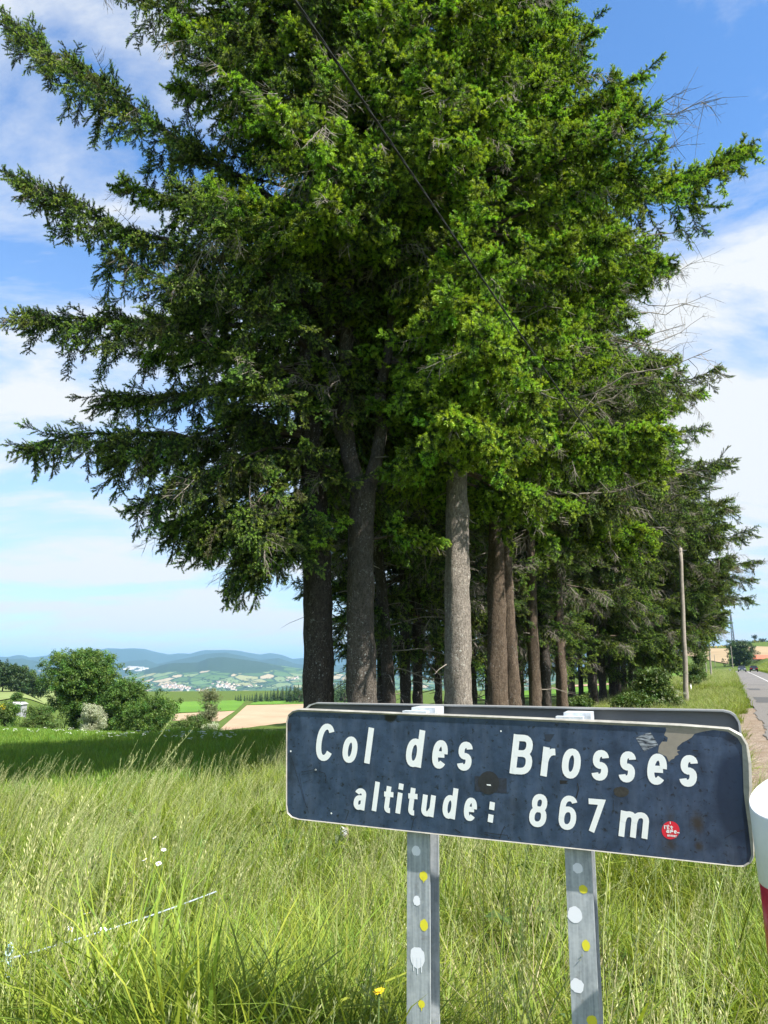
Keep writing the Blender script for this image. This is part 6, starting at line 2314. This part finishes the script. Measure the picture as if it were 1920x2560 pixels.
# ================================================================ HILLSIDE ON THE RIGHT
drape('stubble_field', [H(1600, 1664, 320, 900), H(1600, 1627, 320, 900), H(1822, 1622.5, 320, 900), H(1822, 1661, 320, 900)], M_straw_f, 'tan ripe field on the hillside left of the round tree', lift=0.35)
drape('stubble_field', [H(1860, 1652, 320, 900), H(1860, 1622.5, 320, 900), H(1990, 1623, 320, 900), H(1990, 1652, 320, 900)], M_straw_f, 'tan ripe field above the red roof', lift=0.35)
for (nm, lab, u, vt, Y, wpx, kind, n, seed, lobes, kw) in [
    ('round_tree', 'broad dark green tree right of the cars before the tan hillside', 1851, 1603, 320, 92, 'woods', 520, 601, 18, dict(size=1.0)),
    ('pine_tree', 'spreading dark pine on the ridge left of the mast', 1790, 1589, 700, 22, 'pine', 60, 602, 7, dict(size=1.7, base=2.5)),
    ('pine_tree', 'dark pine on the ridge peeping over the second pole', 1768, 1587, 705, 14, 'pine', 40, 603, 5, dict(size=1.6, base=2.0)),
    ('pine_tree', 'tall dark pine on the ridge near the right edge', 1896, 1588, 700, 17, 'pine', 60, 604, 7, dict(size=1.7, base=1.0)),
    ('pine_tree', 'lower dark pine on the ridge at the right edge', 1917, 1595, 700, 22, 'pine', 70, 605, 8, dict(size=1.6, base=1.0)),
    ('pine_tree', 'tiny dark tree on the ridge right of the mast', 1868, 1600, 705, 7, 'pine', 16, 606, 4, dict(size=1.1)),
    ('pine_tree', 'pale small tree on the ridge just right of the mast', 1855, 1598, 705, 9, 'woods', 14, 607, 4, dict(size=0.8)),
]:
    loc, h = place(u, vt, Y)
    bush(nm, lab, 'tree', loc, wpx / FPX * Y, max(h, 2.5), kind, n, seed, 'trees on the right hillside', lobes, **kw)
# broom in flower along the ridge
mb = MB()
rs = np.random.default_rng(33)
pos, pk = [], []
for i in range(170):
    u = rs.uniform(1640, 1990)
    Y = rs.uniform(585, 705)
    rr = ray(u, 1640)
    X = rr[0] / rr[1] * Y
    pos.append((X, Y, float(G(X, Y)) + 0.5))
n = len(pos)
BR2 = [leaf_cluster('ridge_clump', 372, 30, 1.3, 0.6, [M_darkwood]), leaf_cluster('ridge_broom', 373, 30, 1.2, 0.6, [M_broom])]
o = scatter('ridge_scrub', pos, np.zeros((n, 3)), rs.uniform(0.8, 1.7, n), (rs.random(n) < 0.28).astype(int), 'ridge', BR2, M_darkwood)
tag(o, 'dark scrub and yellow broom along the hillside ridge')
# farmhouse roof behind the bank
loc, h = place(1918, 1637, 330)
fh = thing('farmhouse', 'farmhouse with a red tiled roof behind the bank at the right edge', 'house', loc, -0.15)
w2 = 5.0
mb = MB()
mb.box((-w2, -3, -1), (w2, 3, h - 1.6))
mb.build('wall', simple('farm_wall', (0.45, 0.38, 0.30), 0.9, noise=0.1), fh)
mb = MB()
mb.add([(-w2 - .4, -3.4, h - 1.75), (w2 + .4, -3.4, h - 1.75), (w2 + .4, 0, h), (-w2 - .4, 0, h), (-w2 - .4, 3.4, h - 1.75), (w2 + .4, 3.4, h - 1.75)], [(0, 1, 2, 3), (3, 2, 5, 4), (0, 3, 4), (1, 5, 2), (0, 4, 5, 1)])
mb.build('roof', simple('red_roof_tiles', (0.42, 0.13, 0.075), 0.9, noise=0.2, scale=3), fh)
mb = MB()
for x in (-3, 0.5):
    mb.box((x, -3.05, h - 3.4), (x + 0.9, -2.97, h - 2.3))
mb.build('window', M_glass, fh)
# lattice mast
loc, h = place(1843, 1524, 760)
mst = thing('radio_mast', 'slim grey lattice mast standing on the right hand ridge', 'mast', loc)
M_mast = simple('mast_steel', (0.11, 0.13, 0.16), 0.6)
legs = []
for k in range(3):
    a = 2 * math.pi * k / 3 + 0.4
    mb = MB()
    p0 = np.array([1.7 * math.cos(a), 1.7 * math.sin(a), 0])
    p1 = np.array([0.5 * math.cos(a) - 0.9, 0.5 * math.sin(a), h])
    legs.append((p0, p1))
    mb.tube([p0, p1], 0.36, 6)
    mb.build('leg', M_mast, mst)
mb = MB()
for i in range(13):
    for k in range(3):
        a0, a1 = legs[k], legs[(k + 1) % 3]
        f0, f1 = i / 13, (i + 1) / 13
        mb.tube([a0[0] + (a0[1] - a0[0]) * f0, a1[0] + (a1[1] - a1[0]) * f1], 0.17, 4)
        mb.tube([a0[0] + (a0[1] - a0[0]) * f0, a1[0] + (a1[1] - a1[0]) * f0], 0.14, 4)
mb.build('bracing', M_mast, mst)['kind'] = 'stuff'
mb = MB()
mb.tube([(-0.9, 0, h - 2.6), (-0.9, 0, h + 0.3)], [1.0, 1.0], 10)
mb.build('antenna', M_mast, mst)

# ================================================================ VILLAGE AND FARMS IN THE VALLEY
M_hw = simple('pale_render', (0.66, 0.61, 0.53), 0.9)
M_hr = simple('terracotta_tiles', (0.34, 0.19, 0.125), 0.9)
M_hr2 = simple('grey_slates', (0.30, 0.29, 0.29), 0.9)


def house_mesh(w_, d, h, rh, roofm):
    mb = MB()
    mb.box((-w_ / 2, -d / 2, -3), (w_ / 2, d / 2, h), 0)
    e = 0.4
    mb.add([(-w_ / 2 - e, -d / 2 - e, h - 0.1), (w_ / 2 + e, -d / 2 - e, h - 0.1), (w_ / 2 + e, 0, h + rh), (-w_ / 2 - e, 0, h + rh), (-w_ / 2 - e, d / 2 + e, h - 0.1), (w_ / 2 + e, d / 2 + e, h - 0.1)], [(0, 1, 2, 3), (3, 2, 5, 4), (0, 3, 4), (1, 5, 2), (0, 4, 5, 1)], 1)
    return mb.mesh('house', [M_hw, roofm])


HM = [house_mesh(13, 9, 6, 2.4, M_hr), house_mesh(17, 10, 7, 2.6, M_hr), house_mesh(12, 10, 8, 2.2, M_hr2), house_mesh(24, 12, 6, 2.0, M_hr)]
rs = np.random.default_rng(21)
cl = [(428, 1717, 30, 5, 42), (462, 1722, 26, 5, 26), (505, 1728, 22, 5, 20), (560, 1716, 26, 8, 40), (575, 1732, 16, 4, 14), (640, 1716, 20, 5, 6), (735, 1697, 18, 4, 9)]
HG = 'pale houses of the village in the valley'
for (u0, v0, su, sv, n) in cl:
    for i in range(n):
        u, v = u0 + rs.normal() * su * 0.55, v0 + rs.normal() * sv * 0.55
        p = hit(u, v, 2500, 6300)
        o = link('house', HM[rs.integers(0, 4)], None, (p[0], p[1], p[2]), rs.random() * 3.1)
        tag(o, 'tiny pale village house among trees in the valley', 'house', HG)
# bigger pale sheds of the distant town
SH = house_mesh(70, 30, 9, 3, M_hr2)
for i in range(16):
    u, v = rs.uniform(312, 372), rs.uniform(1668, 1679)
    p = hit(u, v, 7600, 9800)
    o = link('warehouse', SH, None, (p[0], p[1], p[2]), rs.random() * 1.0)
    tag(o, 'pale long shed of the distant town left of the wooded hill', 'warehouse', 'pale sheds of the distant town')
# tree clumps of the valley floor, too many to count
X, Y = [], []
for i in range(2600):
    u, v = rs.uniform(250, 900), 1742 - abs(rs.normal()) * 26
    if v < 1690:
        continue
    p = hit(u, v, 2300, 6000)
    X.append(p[0]), Y.append(p[1])
X, Y = np.array(X), np.array(Y)
k_ = patchy(X, Y, 160.0, 1.0) * rs.random(len(X)) > 0.30
X, Y = X[k_], Y[k_]
VT = [leaf_cluster('valley_clump', 380, 26, 6.0, 4.5, [M_darkwood], 0.8)]
o = scatter('valley_woods', np.stack([X, Y, G(X, Y) + 3.5], -1), np.zeros((len(X), 3)), rs.uniform(0.7, 1.9, len(X)), np.zeros(len(X)), 'valley', VT, M_darkwood)
tag(o, 'hedges and tree clumps dotting the valley floor')
